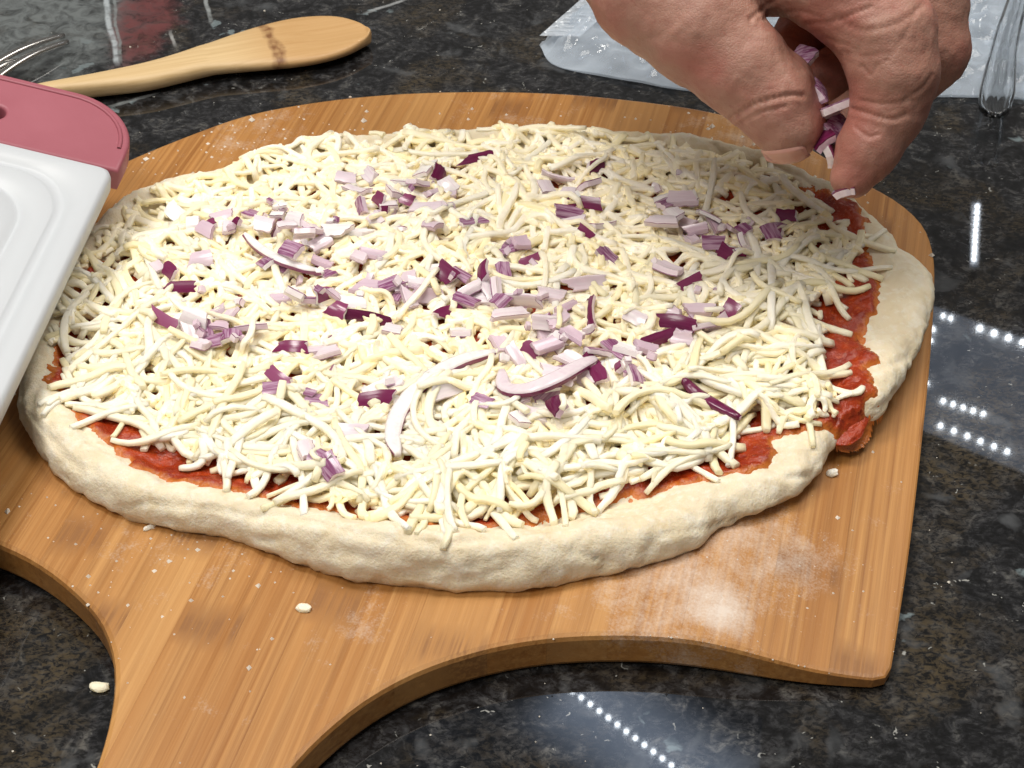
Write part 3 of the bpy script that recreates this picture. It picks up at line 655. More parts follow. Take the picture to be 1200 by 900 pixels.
# near and top strands become parts, the deeper ones one mass
scr = []
for k, (V, Fc, c, z, L) in enumerate(shreds):
    X, Y = proj(np.array([c[0], c[1], z])); hz = HM[min(max(int((c[0]-X0)/G), 0), NX-1), min(max(int((c[1]-Y0)/G), 0), NY-1)]
    scr.append(L*(1+.5*(Y-150)/450)*(1.0 if z > hz-.0022 else .35))
top = set(np.argsort(scr)[::-1][:300].tolist())
bV, bF = [], []
for k, (V, Fc, c, z, L) in enumerate(shreds):
    if k in top: mk('cheese_shred', V, Fc, CH_O, PZ)
    else:
        o = len(bV); bV += list(V); bF += [tuple(i+o for i in f) for f in Fc]
tag(mk('shredded_cheese', bV, bF, CH_I, PZ), kind='stuff')
for it in onion_items:
    o = mk('onion_piece', it[0], it[1], OM if len(it) > 4 else OM2, PZ, True, it[2])
    if len(it) > 4: o.matrix_parent_inverse = Matrix(); o.matrix_basis = Matrix.Translation(-PZ.location) @ it[4]
    if it[3]: o['label'] = it[3]

# ================================================================ flour and crumbs
def specks(name, items, mat, label):
    V, Fc = [], []
    for x, y, z, r in items:
        o = len(V); q = rng.normal(0, 1, (6, 3)); 
        base = np.array([(1, 0, 0), (-1, 0, 0), (0, 1, 0), (0, -1, 0), (0, 0, 1), (0, 0, -1)], float)*rng.uniform(.6, 1.3, (6, 1))
        V += (base*r+np.array([x, y, z+r*.5])).tolist()
        Fc += [(o+a, o+b, o+c) for a, b, c in ((0, 2, 4), (2, 1, 4), (1, 3, 4), (3, 0, 4), (2, 0, 5), (1, 2, 5), (3, 1, 5), (0, 3, 5))]
    ob = mk(name, V, Fc, mat, None, False); tag(ob, label, 'crumbs', None, 'stuff'); return ob
FLM = NT('flour'); FLM.P(Base_Color=(.82, .76, .66), Roughness=.8)
DPOLY = smooth_closed(OXY, 120, 0)
its = []
def scatter(px, py, r, n, s0, s1, elong=1.0):
    g = P(px, py, TK)
    for _ in range(n):
        x, y = g[0]+rng.normal(0, r)*elong, g[1]+rng.normal(0, r)
        l = np.array([x, y])-PEO[:2]; u, v = l@PE, l@AX
        if inside(DPOLY, x, y) or not inside(PO, u, v): continue
        its.append((x, y, peel_top(x, y), rng.uniform(s0, s1)*(1 if rng.random() < .9 else 1.8)))
scatter(835, 712, .009, 900, .00008, .00022); scatter(800, 690, .018, 900, .00008, .0002); scatter(890, 640, .02, 700, .00008, .0003); scatter(170, 630, .022, 260, .0001, .00055, 1.4)
scatter(240, 680, .03, 90, .0002, .0006); scatter(450, 720, .05, 60, .0001, .0004, 2); scatter(880, 165, .03, 260, .0002, .0008, 1.6); scatter(280, 165, .025, 300, .0002, .0007, 1.8); scatter(520, 125, .03, 160, .0001, .0005, 3); scatter(1010, 600, .03, 60, .0002, .0005)
specks('flour', its, FLM.m, 'loose flour and fine crumbs scattered on the bamboo peel')
its = []
for _ in range(110):
    x, y = P(rng.uniform(0, 1200), rng.uniform(0, 900))[:2]; l = np.array([x, y])-PEO[:2]
    if not inside(PO, l@PE, l@AX): its.append((x, y, 0, rng.choice([.0002, .0003, .0005], p=[.6, .3, .1])))
specks('counter_crumbs', its, FLM.m, 'tiny pale crumbs scattered on the dark granite')
def crumb(name, px, py, z, L, w, ang, label, mat):
    g = P(px, py, z); bm = bmesh.new(); bmesh.ops.create_icosphere(bm, subdivisions=2, radius=1)
    for v in bm.verts:
        v.co = v.co*(1+.35*noise.noise(v.co*1.3+Vector((px, py, 0)))); q = v.co
        q.x = math.copysign(abs(q.x)**.7, q.x)*L/2; q.y *= w/2; q.z = max(q.z*w*.35, -w*.25)
    bmesh.ops.rotate(bm, verts=bm.verts, cent=(0, 0, 0), matrix=Matrix.Rotation(ang, 3, 'Z'))
    me = bpy.data.meshes.new(name); bm.to_mesh(me); bm.free(); me.materials.append(mat)
    o = bpy.data.objects.new(name, me); COL.objects.link(o); zb = peel_top(g[0], g[1])+PEO[2] if z else 0
    g = P(px, py, zb); o.location = (g[0], g[1], zb+w*.22); tag(o, label, 'crumb')
crumb('cheese_crumb', 117, 807, 0, .0055, .0032, -.1, 'white crumb lying on the granite beside the peel handle', CH_O)
crumb('cheese_crumb', 356, 714, TK, .0042, .0026, -.1, 'small white cheese crumb on the bare bamboo near the handle', CH_O)
crumb('cheese_crumb', 975, 556, TK, .0036, .0028, .4, 'small cheese crumb on the peel right of the crust', CH_O)
crumb('cheese_crumb', 175, 619, TK, .0038, .0016, .6, 'thin cheese crumb on the peel below the left crust', CH_O)

# ================================================================ wooden spoon
def build_spoon():
    t = bamboo('spoon_wood', True); v = t.obj()
    c = t.c
    sp = t.sp
    # burnt band across the bowl and a warmer bowl
    u = sp.outputs[1]; c = t.mix(t.mr(u, .015, .05, 0, .75, True), c, t.mix(.65, c, (.44, .19, .038)))
    n = t.noise(v, 90, 3)
    pos = t.math('ADD', t.math('ADD', u, t.math('MULTIPLY', sp.outputs[0], .02)), t.math('MULTIPLY', t.math('SUBTRACT', n, .5), .010))
    band = t.mr(t.math('ABSOLUTE', t.math('SUBTRACT', pos, .0395)), .0008, .0030, 1, 0)
    band = t.math('MULTIPLY', band, t.mr(t.noise(v, 260, 3), .3, .6, .25, .9))
    c = t.mix(band, c, (.17, .065, .02)); t.P(Base_Color=c)
    st = [((-190, 150), (-186, 168)), ((-60, 118), (-55, 137)), ((40, 96), (46, 116)), ((105, 83), (113, 108)), ((160, 71), (170, 102)), ((200, 60), (208, 94)), ((240, 46), (248, 85)), ((285, 30), (297, 81)), ((330, 17), (345, 77)), ((365, 12), (380, 71)), ((395, 12.5), (408, 62)), ((418, 19), (424, 53)), ((429, 26), (432, 47)), ((434.5, 32), (435.5, 42))]
    up_, lo_ = np.array([P(*a, .0085) for a, b in st]), np.array([P(*b, .0045) for a, b in st])
    m0 = (up_+lo_)/2; o = m0[5]*1.0; o[2] = 0; d = m0[-1]-m0[3]; rz = math.atan2(-d[0], d[1])
    e_loc = Vector(o)
    Rm = np.array(Matrix.Rotation(-rz, 3, 'Z'))
    A_ = spline(up_, 48)[:, :2]; B_ = spline(lo_, 48)[:, :2]
    V = []; N = 24; ks = np.linspace(0, 2*math.pi, N, endpoint=False)
    for i in range(48):
        c0 = (A_[i]+B_[i])/2; h = (A_[i]-B_[i])/2; s = i/47
        tk = .0038 if s < .45 else .0034
        if s > .93: tk *= math.sqrt(max(0, 1-((s-.93)/.075)**2))+.05
        for a in ks:
            cx = math.copysign(abs(math.cos(a))**.7, math.cos(a)); cz = math.copysign(abs(math.sin(a))**.7, math.sin(a))
            dish = 0
            if cz > 0 and s > .55: dish = .0022*(1-cx*cx)*float(sstep(.55, .72, np.array(s)))*float(sstep(1.0, .88, np.array(s)))
            q = c0+h*cx; V.append(((Rm @ (np.array([q[0], q[1], .0048+tk*cz-dish])-o))))
    V, Fc = V, [(k*N+i, k*N+(i+1) % N, (k+1)*N+(i+1) % N, (k+1)*N+i) for k in range(47) for i in range(N)]+[tuple(range(N))[::-1], tuple(range(47*N, 48*N))]
    ob = mk('wooden_spoon', V, Fc, t.m); ob.location = e_loc; ob.rotation_euler = (0, 0, rz)
    bm = bmesh.new(); bm.from_mesh(ob.data); bmesh.ops.recalc_face_normals(bm, faces=bm.faces); bm.to_mesh(ob.data); bm.free()
    tag(ob, 'pale wooden spoon with a brown mark across its bowl, lying on the granite', 'spoon')
build_spoon()

# ================================================================ white cutting board with mauve grip
PLW = NT('white_plastic'); _v = PLW.obj(); PLW.P(Base_Color=(.55, .575, .60), Roughness=.42).sss(.1, (1, 1, 1), .002); PLW.bump(PLW.noise(_v, 900, 3), .06, .0004)
PLM = NT('mauve_rubber'); _v = PLM.obj(); PLM.P(Base_Color=PLM.mix(PLM.mr(PLM.noise(_v, 30, 3), .3, .7), (.31, .080, .105), (.36, .105, .135)), Roughness=.5); PLM.bump(PLM.noise(_v, 1200, 2), .08, .0004)
def rrect(w, h, r, inset, ri, k=8):
    """rounded rectangle with corners at (0,0) and (w,h), inset; per-corner radius"""
    out = []
    rr = max(ri, .0002)
    for cx, cy, a0 in ((w-inset-rr, inset+rr, -90), (w-inset-rr, h-inset-rr, 0), (inset+rr, h-inset-rr, 90), (inset+rr, inset+rr, 180)):
        for i in range(k+1): a = R(a0+90*i/k); out.append((cx+rr*math.cos(a), cy+rr*math.sin(a)))
    return np.array(out)
def build_board():
    xc = P(135, 196, .046); kx, ky = -.20, .10
    def T(px, py):                                        # onto the board's own slightly tilted plane
        d = ray(px, py); n = np.array([-kx, -ky, 1.0]); t = ((xc-CAM)@n)/(d@n); return CAM+d*t
    c = T(135, 196); e1 = T(3, 474)-c; Lr = np.linalg.norm(e1); e1 /= Lr
    n = np.array([-kx, -ky, 1.0]); n /= np.linalg.norm(n); e2 = np.cross(e1, n); e2 /= np.linalg.norm(e2)
    if e2[0] > 0: e2 = -e2
    gw = abs((T(30, 95)-c)@e1)
    # local frame: x along e2 reversed (to the right), y up the picture (-e1), z normal; origin at top right corner
    X = -e2; Y = -e1; Z = np.cross(X, Y)
    Mw = Matrix(((X[0], Y[0], Z[0], c[0]), (X[1], Y[1], Z[1], c[1]), (X[2], Y[2], Z[2], c[2]), (0, 0, 0, 1)))
    root = bpy.data.objects.new('cutting_board', None); COL.objects.link(root); root.matrix_world = Mw
    tag(root, 'white plastic cutting board with mauve end grip overlapping the left of the pizza', 'cutting board')
    w, h, th = .205, .30, .008
    rings = []
    def ring(inset, rad, z): q = rrect(w, h, 0, inset, rad); rings.append([(a-w, b-h, z) for a, b in q])
    ring(.002, .003, -th); ring(.0004, .0045, -th+.0006); ring(0, .005, -th+.002); ring(0, .005, -.002); ring(.0005, .0045, -.0006); ring(.0018, .0035, 0)
    ring(.0078, .018, 0); ring(.0084, .018, -.0009); ring(.0100, .018, -.0011); ring(.0112, .018, -.0002); ring(.0118, .018, 0); ring(.0188, .016, 0); ring(.0194, .016, -.0007); ring(.0201, .016, -.0007); ring(.0208, .016, 0); ring(.03, .015, 0)
    V, Fc = rings_mesh(rings)
    mk('board_panel', V, Fc, PLW.m, root, True, local=True)
    # grip: moulded band past the far end, with a hanging slot
    cu = bpy.data.curves.new('grip', 'CURVE'); cu.dimensions = '2D'; cu.fill_mode = 'BOTH'; cu.extrude = .0030; cu.bevel_depth = .0012; cu.bevel_resolution = 3
    def poly(pts):
        s = cu.splines.new('POLY'); s.points.add(len(pts)-1); s.use_cyclic_u = True
        for p, q in zip(s.points, pts): p.co = (q[0], q[1], 0, 1)
    o = []
    r_ = .0225
    for i in range(13): a = R(90*i/12); o.append((.0002-r_+r_*math.cos(a), -.0005+gw-r_+r_*math.sin(a)))
    lw = -.207
    for i in range(13): a = R(90+90*i/12); o.append((lw+r_+r_*math.cos(a), -.0005+gw-r_+r_*math.sin(a)))
    o += [(lw, -.0004), (.0002, -.0004)]
    poly(o)
    hx0, hx1, hy, hr = -.165, -.0425, .0125, .0045
    hole = [(hx1+hr*math.cos(R(a)), hy+hr*math.sin(R(a))) for a in range(-90, 91, 15)]+[(hx0+hr*math.cos(R(a)), hy+hr*math.sin(R(a))) for a in range(90, 271, 15)]
    poly(hole)
    tmp = bpy.data.objects.new('tmp', cu); COL.objects.link(tmp)
    dg = bpy.context.evaluated_depsgraph_get(); me = bpy.data.meshes.new_from_object(tmp.evaluated_get(dg)); bpy.data.objects.remove(tmp)
    me.materials.clear(); me.materials.append(PLM.m); me.name = 'grip'
    g = bpy.data.objects.new('grip', me); COL.objects.link(g); g.parent = root; g.location = (0, 0, -.0040)
    # raised lip along the outer edge of the grip
    lip = []
    for i in range(0, 13): a = R(2+88*i/12); q = r_-.0016; lip.append((.0002-r_+q*math.cos(a), -.0005+gw-r_+q*math.sin(a)))
    lip.append((lw+r_, -.0005+gw-.0016))
    lip = np.array(lip); sg = np.r_[0, np.cumsum(np.linalg.norm(np.diff(lip, axis=0), axis=1))]; q_ = np.linspace(0, sg[-1], 60); lp = np.stack([np.interp(q_, sg, lip[:, 0]), np.interp(q_, sg, lip[:, 1])], 1)
    V, Fc = [], []
    for i, p in enumerate(lp):
        t = lp[min(i+1, 59)]-lp[max(i-1, 0)]; t /= np.linalg.norm(t)+1e-9; nn = np.array([-t[1], t[0]])
        for k in range(8): a = k*math.pi/4; V.append((p[0]+nn[0]*.0007*math.cos(a), p[1]+nn[1]*.0007*math.cos(a), .0002+.0006*math.sin(a)))
    Fc = [(k*8+i, k*8+(i+1) % 8, (k+1)*8+(i+1) % 8, (k+1)*8+i) for k in range(59) for i in range(8)]
    mk('grip_lip', V, Fc, PLM.m, root, True, local=True)
build_board()

# ================================================================ steel fork at the far left
def build_fork():
    a, b = P(-60, 108, .006), P(80, 42, .0055); d = (b-a)[:2]; L = np.linalg.norm(d); d /= L; nn = np.array([-d[1], d[0]])
    e = empty('fork', (a[0], a[1], 0), label='steel fork whose narrow tines poke out behind the mauve grip', cat='fork')
    def bar(name, s0, s1, o0, o1, w0, w1, z0, z1):
        V = []; N = 14
        for i in range(N):
            s = i/(N-1); u = (s0+(s1-s0)*s)*L; o = o0+(o1-o0)*s; w = w0+(w1-w0)*s; z = z0+(z1-z0)*s+.0022*math.sin(s*math.pi); w *= 1 if i < N-1 else .55
            for k in range(10):
                q = k*math.pi/5; x = math.copysign(abs(math.cos(q))**.6, math.cos(q))*w; h = math.copysign(abs(math.sin(q))**.6, math.sin(q))*.0010
                V.append((a[0]+d[0]*u+nn[0]*(o+x), a[1]+d[1]*u+nn[1]*(o+x), z+h))
        Fc = [(k*10+i, k*10+(i+1) % 10, (k+1)*10+(i+1) % 10, (k+1)*10+i) for k in range(N-1) for i in range(10)]+[tuple(range(10))[::-1], tuple(range((N-1)*10, N*10))]
        mk(name, V, Fc, MET.m, e)
    bar('handle', -1.6, -.1, 0, 0, .004, .0045, .004, .004); bar('head', -.12, .30, 0, 0, .0045, .0062, .004, .0048)
    bar('tine', .28, 1.0, .0042, .0026, .0017, .0012, .0048, .0048); bar('tine', .28, .96, -.0042, -.0026, .0017, .0012, .0048, .0048); bar('tine', .28, .62, 0, 0, .0016, .0012, .0044, .0040)
build_fork()

# ================================================================ clear plastic bag and clear utensil
def clear_mat(name, alpha, col, rough):
    t = NT(name); v = t.obj(); tr = t.n.new('ShaderNodeBsdfTransparent'); tr.inputs[0].default_value = (.94, .96, .98, 1); mx = t.n.new('ShaderNodeMixShader')
    t.P(Base_Color=col, Roughness=rough); t.b.inputs['Specular IOR Level'].default_value = .8
    lw = t.n.new('ShaderNodeLayerWeight'); lw.inputs[0].default_value = .35
    f = t.math('ADD', t.math('MULTIPLY', lw.outputs['Facing'], .55), t.math('ADD', alpha, t.math('MULTIPLY', t.math('SUBTRACT', t.noise(v, 70, 4), .5), .3)))
    if rough > .1: t.bump(t.math('ADD', t.mr(t.voro(t.mapping(v, (1, 1.9, 1), rot=(0, 0, .4)), 55, 'DISTANCE_TO_EDGE'), 0, .16), t.noise(v, 210, 3)), .55, .0025)
    t.l.new(t.math('MINIMUM', f, .95), mx.inputs[0]); t.l.new(tr.outputs[0], mx.inputs[1]); t.l.new(t.b.outputs[0], mx.inputs[2]); t.l.new(mx.outputs[0], t.out.inputs[0])
    return t.m
SEAL = clear_mat('crimped_film', .5, (.66, .72, .79), .15)
BAG = clear_mat('clear_film', .22, (.60, .67, .75), .08)
def build_bag():
    a, b = P(632, 57), P(1300, 128); up0, up1 = P(708, -12), P(1330, -70)
    NU, NV = 150, 60; V = []
    e = empty('plastic_bag', P(900, 60), label='crumpled clear plastic bag lying flat behind the hand', cat='plastic bag')
    bot = spline([P(632, 57)[:2], P(652, 80)[:2], P(740, 98)[:2], P(830, 111)[:2], P(1000, 115)[:2], P(1140, 117)[:2], P(1320, 124)[:2]], NU)
    u0 = P(632, 57)[:2]; du = (P(712, -14)-P(632, 57))[:2]; du = du/np.linalg.norm(du)*.14
    for j in range(NV):
        for i in range(NU):
            s, t = i/(NU-1), j/(NV-1); q = bot[i]+(du*(1-s)+np.array([.02, .14])*s)*t
            p = Vector((q[0], q[1], 0)); ed = min(1, 5*min(t+.02, s*2+.03, 1-s+.02))
            n1 = noise.noise(Vector((p.x*28, p.y*60, 1))); n2 = noise.noise(Vector((p.x*80+p.y*50, p.y*110-p.x*30, 4))); n3 = noise.noise(Vector((p.x*240, p.y*190, 7)))
            z = (.0050*(1-abs(n1)*1.8)+.0042*(1-abs(n2)*2.4)+.0014*(1-2*abs(n3)))*ed+.0012
            if s < .10: z = z*.35+.0006*math.sin(t*150)*(1 if s < .075 else 0)+.001
            V.append((q[0], q[1], max(z, .0006)))
    Fc = [(j*NU+i, j*NU+i+1, (j+1)*NU+i+1, (j+1)*NU+i) for j in range(NV-1) for i in range(NU-1)]
    mk('bag_film', V, Fc, BAG, e)
    V2 = [(x+.0004, y+.0006, max(z*.3, .0003)) for x, y, z in V]; mk('back_film', V2, [f[::-1] for f in Fc], BAG, e)
    # crimped seal strip along the short end
    V = []; NU2, NV2 = 12, 160
    for j in range(NV2):
        for i in range(NU2):
            q = u0+du*(j/(NV2-1))+np.array([1, -.05])*(i/(NU2-1)*.016)
            V.append((q[0], q[1], .0058+.0012*math.sin(j*1.6)*(1 if 1 < i < NU2-2 else 0)))
    mk('crimped_seal', V, [(j*NU2+i, j*NU2+i+1, (j+1)*NU2+i+1, (j+1)*NU2+i) for j in range(NV2-1) for i in range(NU2-1)], SEAL, e)
build_bag()
def build_clear():
    t = NT('clear_plastic'); t.P(Base_Color=(.93, .95, .96), Roughness=.06); t.b.inputs['Transmission Weight'].default_value = 1; t.b.inputs['IOR'].default_value = 1.49
    st = [((1147, 118), (1186, 121)), ((1148, 105), (1190, 108)), ((1153, 85), (1191, 88)), ((1160, 60), (1192, 64)), ((1167, 35), (1196, 38)), ((1176, 10), (1202, 12)), ((1186, -20), (1210, -18)), ((1215, -110), (1240, -108))]
    zt = .012
    L_, R_ = spline([P(*a, zt) for a, b in st], 30), spline([P(*b, zt) for a, b in st], 30)
    rows = []
    tip = P(1167, 134, zt)
    for s in np.linspace(0, 1, 8)[:-1]:                    # rounded end
        k = math.sqrt(1-(1-s)**2); m = (L_[0]+R_[0])/2*s+tip*(1-s); rows.append((m+(L_[0]-R_[0])/2*max(k, .05), m-(L_[0]-R_[0])/2*max(k, .05)))
    rows += list(zip(L_, R_)); V = []
    prof = [(-1, -.6), (-1, .6), (-.9, 1), (-.74, .8), (-.6, .2), (-.12, .1), (0, .5), (.12, .1), (.6, .2), (.74, .8), (.9, 1), (1, .6), (1, -.6), (.6, -.6), (-.6, -.6)]
    for a, b in rows:
        c = (a+b)/2; h = (b-a)/2
        for x, z in prof: q = c+h*x; V.append((q[0], q[1], zt-.001+z*.0016))
    n = len(prof); K = len(rows); Fc = [(k*n+i, k*n+(i+1) % n, (k+1)*n+(i+1) % n, (k+1)*n+i) for k in range(K-1) for i in range(n)]+[tuple(range(n))[::-1], tuple(range((K-1)*n, K*n))]
    o = mk('plastic_utensil', V, Fc, t.m, None, True)
    bm = bmesh.new(); bm.from_mesh(o.data); bmesh.ops.recalc_face_normals(bm, faces=bm.faces); bm.to_mesh(o.data); bm.free()
    tag(o, 'clear plastic utensil with a rounded end resting on the plastic bag', 'utensil')
build_clear()

# ================================================================ hand
def surface_nets(f, org, h):
    s = f < 0; nx, ny, nz = f.shape
    acc = np.zeros((nx-1, ny-1, nz-1, 3), np.float32); cnt = np.zeros((nx-1, ny-1, nz-1), np.float32)
    C = [(i, j, k) for i in (0, 1) for j in (0, 1) for k in (0, 1)]
    sl = lambda a, o: a[o[0]:nx-1+o[0], o[1]:ny-1+o[1], o[2]:nz-1+o[2]]
    for a in C:
        for ax in range(3):
            if a[ax]: continue
            b = list(a); b[ax] = 1; fa, fb = sl(f, a), sl(f, b); m = (fa < 0) != (fb < 0)
            t = np.where(m, fa/np.where(m, fa-fb, 1), 0)
            for q in range(3): acc[..., q] += np.where(m, a[q]+(t if q == ax else 0), 0)
            cnt += m
    act = cnt > 0; idx = -np.ones(act.shape, np.int64); idx[act] = np.arange(act.sum())
    g = np.stack(np.nonzero(act), 1); V = org+h*(g+acc[act]/cnt[act][:, None]); Fc = []
    for ax in range(3):
        o1, o2 = (ax+1) % 3, (ax+2) % 3
        a = [slice(0, -1)]*3; b = list(a); b = [slice(0, None)]*3; lo = [slice(None)]*3; hi = [slice(None)]*3; lo[ax] = slice(0, -1); hi[ax] = slice(1, None)
        m = s[tuple(lo)] != s[tuple(hi)]; neg = s[tuple(lo)]
        p = np.stack(np.nonzero(m), 1); p = p[(p[:, o1] > 0) & (p[:, o2] > 0) & (p[:, o1] < f.shape[o1]-1) & (p[:, o2] < f.shape[o2]-1)]
        def cell(d1, d2): q = p.copy(); q[:, o1] -= d1; q[:, o2] -= d2; return idx[q[:, 0], q[:, 1], q[:, 2]]
        Q = np.stack([cell(1, 1), cell(0, 1), cell(0, 0), cell(1, 0)], 1); fl = neg[p[:, 0], p[:, 1], p[:, 2]]
        Q[~fl] = Q[~fl][:, ::-1]; Fc.append(Q)
    return V, np.concatenate(Fc)
def build_hand():
    HK = 1.105
    J = lambda px, py, d: PD(px, py, .514+(d-465)/1000*HK)
    mm = .001*HK
    palm = [((690, -130, 490), (800, -15, 474), 25, 17), ((700, -150, 495), (930, -70, 472), 24, 15), ((760, -180, 505), (1020, -70, 490), 24, 15), ((800, -190, 515), (1060, -80, 505), 22, 14),
            ((800, -20, 474), (912, -54, 472), 15, 11.5), ((820, -60, 478), (1000, -60, 478), 18, 16), ((620, -330, 520), (720, -150, 498), 26, 25)]
    chains = {
        'thumb': [((770, -15, 474), 18), ((822, 32, 468), 15.2), ((868, 78, 465), 12.2), ((905, 116, 464), 10.6), ((923, 150, 464), 8.8)],
        'thumb_pad': [((912, 104, 470), 10.0), ((932, 138, 469), 8.4)],
        'index': [((900, -62, 470), 14.0), ((985, -22, 460), 14.2), ((1039, 40, 457), 12.4), ((1048, 88, 457), 11.1), ((1042, 130, 459), 8.8), ((1016, 176, 461), 7.8), ((998, 208, 462), 5.6)],
        'middle': [((1000, -60, 486), 14), ((1080, 5, 482), 12), ((1092, 60, 482), 9.6), ((1040, 118, 484), 8.4), ((985, 150, 482), 7.4)],
        'ring': [((1020, -55, 502), 13), ((1060, 20, 502), 10.5), ((1010, 72, 498), 9), ((962, 96, 492), 7.4)],
        'little': [((1000, -40, 518), 11), ((985, 22, 516), 9.2), ((945, 38, 508), 8.2), ((922, 62, 500), 7.2)],
    }
    prims = [(J(*a), J(*b), r1*mm, r2*mm) for a, b, r1, r2 in palm]
    allp = np.array([p[0] for p in prims]+[p[1] for p in prims]+[J(*a) for c in chains.values() for a, r in c])
    lo, hi = allp.min(0)-.03, allp.max(0)+.03; h = .0010
    n = np.ceil((hi-lo)/h).astype(int); ax = [lo[i]+h*np.arange(n[i]) for i in range(3)]
    PT = np.stack(np.meshgrid(*ax, indexing='ij'), -1).astype(np.float32)
    def cone(a, b, r1, r2, base):
        m = max(r1, r2)+.012; l = np.maximum(((np.minimum(a, b)-m-lo)/h).astype(int), 0); u = np.minimum(((np.maximum(a, b)+m-lo)/h).astype(int)+1, n)
        sl = tuple(slice(i, j) for i, j in zip(l, u)); q = PT[sl]-a.astype(np.float32); ab = (b-a).astype(np.float32)
        t = np.clip((q@ab)/(ab@ab), 0, 1); d = np.linalg.norm(q-t[..., None]*ab, axis=-1)-(r1+(r2-r1)*t)
        return sl, d
    def smin(a, b, k):
        hh = np.clip(.5+.5*(b-a)/k, 0, 1); return b*(1-hh)+a*hh-k*hh*(1-hh)
    far = lambda: np.full(n, .02, np.float32)
    pf = far()
    for a, b, r1, r2 in prims: sl, d = cone(a, b, r1, r2, pf); pf[sl] = smin(pf[sl], d, .007)
    tot = pf.copy()
    fields = {}
    for k, c in chains.items():
        f = fields.get('thumb') if k == 'thumb_pad' else far()
        for (a, r1), (b, r2) in zip(c[:-1], c[1:]): sl, d = cone(J(*a), J(*b), r1*mm, r2*mm, f); f[sl] = smin(f[sl], d, .0035)
        fields['thumb' if k == 'thumb_pad' else k] = f
    for k, f in fields.items(): tot = np.minimum(tot, smin(pf, f, .006))
    V, Fc = surface_nets(tot, lo, h)
    me = bpy.data.meshes.new('hand'); me.from_pydata(V.tolist(), [], Fc.tolist()); me.update()
    bm = bmesh.new(); bm.from_mesh(me)
    for _ in range(3): bmesh.ops.smooth_vert(bm, verts=bm.verts, factor=.5, use_axis_x=True, use_axis_y=True, use_axis_z=True)
    bmesh.ops.subdivide_edges(bm, edges=bm.edges, cuts=1, use_grid_fill=True)
    bmesh.ops.smooth_vert(bm, verts=bm.verts, factor=.5, use_axis_x=True, use_axis_y=True, use_axis_z=True)
    bm.normal_update()
    # skin folds: each a short crease pressed into the surface where the photograph shows it
    creases = [([(858, 138), (885, 122), (922, 112), (940, 112)], 1.0, 3.2), ([(866, 146), (892, 132), (920, 125)], .5, 2.5), ([(905, 182), (930, 182), (952, 168)], .8, 2.5),
               ([(1000, 128), (1020, 134), (1045, 140), (1062, 134)], .9, 3), ([(1010, 118), (1035, 122), (1070, 118)], .6, 2.6), ([(1003, 150), (1018, 160), (1030, 158)], .5, 2.5), ([(1060, 118), (1080, 104), (1092, 88)], .6, 2.5),
               ([(980, 20), (1010, 35), (1050, 28), (1080, 8)], .5, 4), ([(1040, 70), (1062, 40), (1075, 10)], .35, 3), ([(945, 28), (980, 24), (1020, 8)], .6, 3), ([(880, 22), (905, 2), (930, -8)], .7, 3), ([(1010, 78), (1020, 88), (1028, 76)], .5, 2.4),
               ([(740, 50), (775, 40), (800, 15)], .3, 4), ([(990, 60), (1010, 66), (1040, 62)], .35, 3), ([(890, 24), (930, 14), (962, 20)], .5, 3), ([(965, 44), (990, 52), (1005, 60)], .5, 3)]
    cr = [(spline(c, 16), d*mm*.48, s*.9) for c, d, s in creases]
    co = np.array([v.co[:] for v in bm.verts]); no = np.array([v.normal[:] for v in bm.verts])
    X, Y = proj(co); vis = ((CAM-co)*no).sum(1)/np.linalg.norm(CAM-co, axis=1) > .1; disp = np.zeros(len(co)); dep = (co-CAM)@FW
    for c, d, s in cr:
        m = vis & (X > c[:, 0].min()-15) & (X < c[:, 0].max()+15) & (Y > c[:, 1].min()-15) & (Y < c[:, 1].max()+15) & (dep < .536)
        if m.any():
            q = np.stack([X[m], Y[m]], 1); dd = np.linalg.norm(q[:, None]-c[None], axis=2).min(1); disp[m] -= d*(np.exp(-(dd/s)**2)-.25*np.exp(-((dd-2.4*s)/(1.2*s))**2))
    for i, v in enumerate(bm.verts):
        p = v.co; disp[i] += noise.fractal(p*110, 1, 2, 3)*.00045+noise.noise(Vector((p.x*420, p.y*300, p.z*420)))*.00010
    for v, d, nn in zip(bm.verts, disp, no): v.co += Vector(nn*d)
    bm.to_mesh(me); bm.free(); me.polygons.foreach_set('use_smooth', np.ones(len(me.polygons), bool))
    t = NT('skin'); v = t.obj(); a = t.noise(v, 55, 3, .5); b = t.noise(v, 320, 4, .6); vo = t.voro(v, 900, 'DISTANCE_TO_EDGE')
    c = t.mix(t.mr(a, .35, .65), (.33, .165, .120), (.42, .225, .168)); c = t.mix(t.mr(b, .45, .72, 0, .45), c, (.30, .115, .085))
    c = t.mix(t.mr(t.noise(v, 38, 3), .47, .66, 0, .75), c, (.36, .120, .092)); c = t.mix(t.mr(t.noise(v, 700, 2), .62, .7, 0, .35), c, (.30, .10, .07))
    t.P(Base_Color=c, Roughness=.5).sss(.2, (1, .35, .2), .0025); t.b.inputs['Specular IOR Level'].default_value = .4
    t.bump(t.math('ADD', t.math('MULTIPLY', t.mr(vo, 0, .2), .4), b), .24, .0006)
    me.materials.append(t.m)
    o = bpy.data.objects.new('hand', me); COL.objects.link(o); tag(o, 'bare hand reaching in from above, thumb and fingers pinching diced red onion', 'hand')
    # thumbnail
    nt = NT('fingernail'); nt.P(Base_Color=(.58, .30, .24), Roughness=.3).sss(.15, (1, .4, .3), .002)
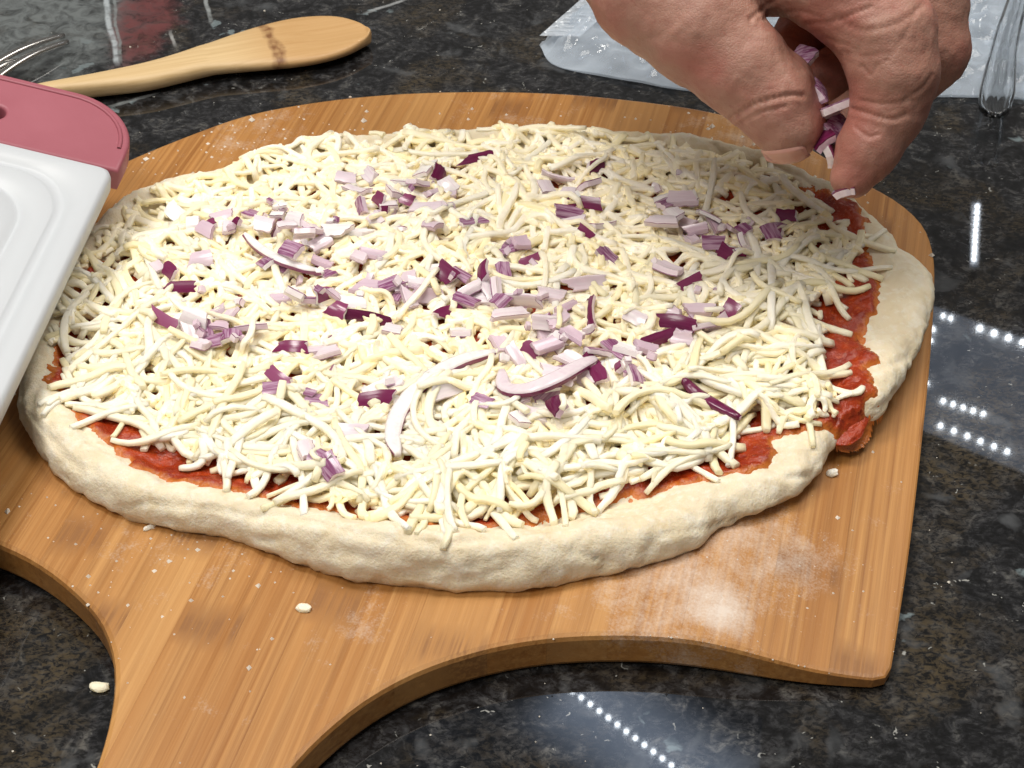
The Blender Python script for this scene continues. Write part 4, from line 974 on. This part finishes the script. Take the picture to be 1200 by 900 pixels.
    bv = BVHTree.FromPolygons([x.co[:] for x in me.vertices], [list(p.vertices) for p in me.polygons])
    V, Fc = [], []; NU, NV = 14, 8
    for j in range(NV):
        for i in range(NU):
            u = i/(NU-1)*2-1; w = j/(NV-1)*2-1
            ww = w*math.sqrt(max(0, 1-.55*abs(u)**2.5)); px = 921+u*26+ww*5; py = 183-u*3.5+ww*9-u*u*4
            d = ray(px, py); hit = bv.ray_cast(Vector(CAM), Vector(d).normalized())
            q = np.array(hit[0]) if hit[0] else PD(px, py, .514); nv = np.array(hit[1]) if hit[0] else -FW
            V.append(q+nv*(.0006 if abs(u) < .99 and abs(w) < .99 else -.0004))
    Fc = [(j*NU+i, j*NU+i+1, (j+1)*NU+i+1, (j+1)*NU+i) for j in range(NV-1) for i in range(NU-1)]
    nl = mk('thumbnail', V, Fc, nt.m, o)
    return o
build_hand()
held = [((992, 221, 461), 'd', 22, 'dark onion dice stuck under the tip of the index finger'), ((975, 128, 463), 'p', 34, 'pale onion dice between thumb and index finger at mid height'), ((958, 104, 464), 'w', 28, 'white onion dice highest in the pinch beside the thumb'),
        ((962, 160, 464), 'd', 34, 'purple onion sliver held just right of the thumb tip'), ((980, 150, 466), 'p', 36, 'broad lilac onion dice in the middle of the pinch'), ((974, 178, 465), 'd', 30, 'dark onion sliver pointing down below the pinch'), ((942, 66, 470), 'p', 26, 'onion bit tucked deep under the curled fingers'), ((965, 140, 470), 'd', 26, 'dark onion bit deep between thumb and curled fingers')]
for (px, py, d), ty, lp, lab in held:
    V, Fc, mi = onion_dice(lp/4000, .0075, .0024, .012, 2 if ty == 'd' else 1, 0)
    M = Matrix.Rotation(rng.uniform(0, 6), 3, 'Z') @ Matrix.Rotation(R(40)+rng.normal(0, .4), 3, 'X') @ Matrix.Rotation(rng.normal(0, .5), 3, 'Y')
    o = mk('onion_dice', V @ np.array(M).T+PD(px, py, .514+(d-465)/1000*1.105), Fc, OM, None, False, mi)
    tag(o, lab, 'onion piece', 'onion pieces pinched in the hand')
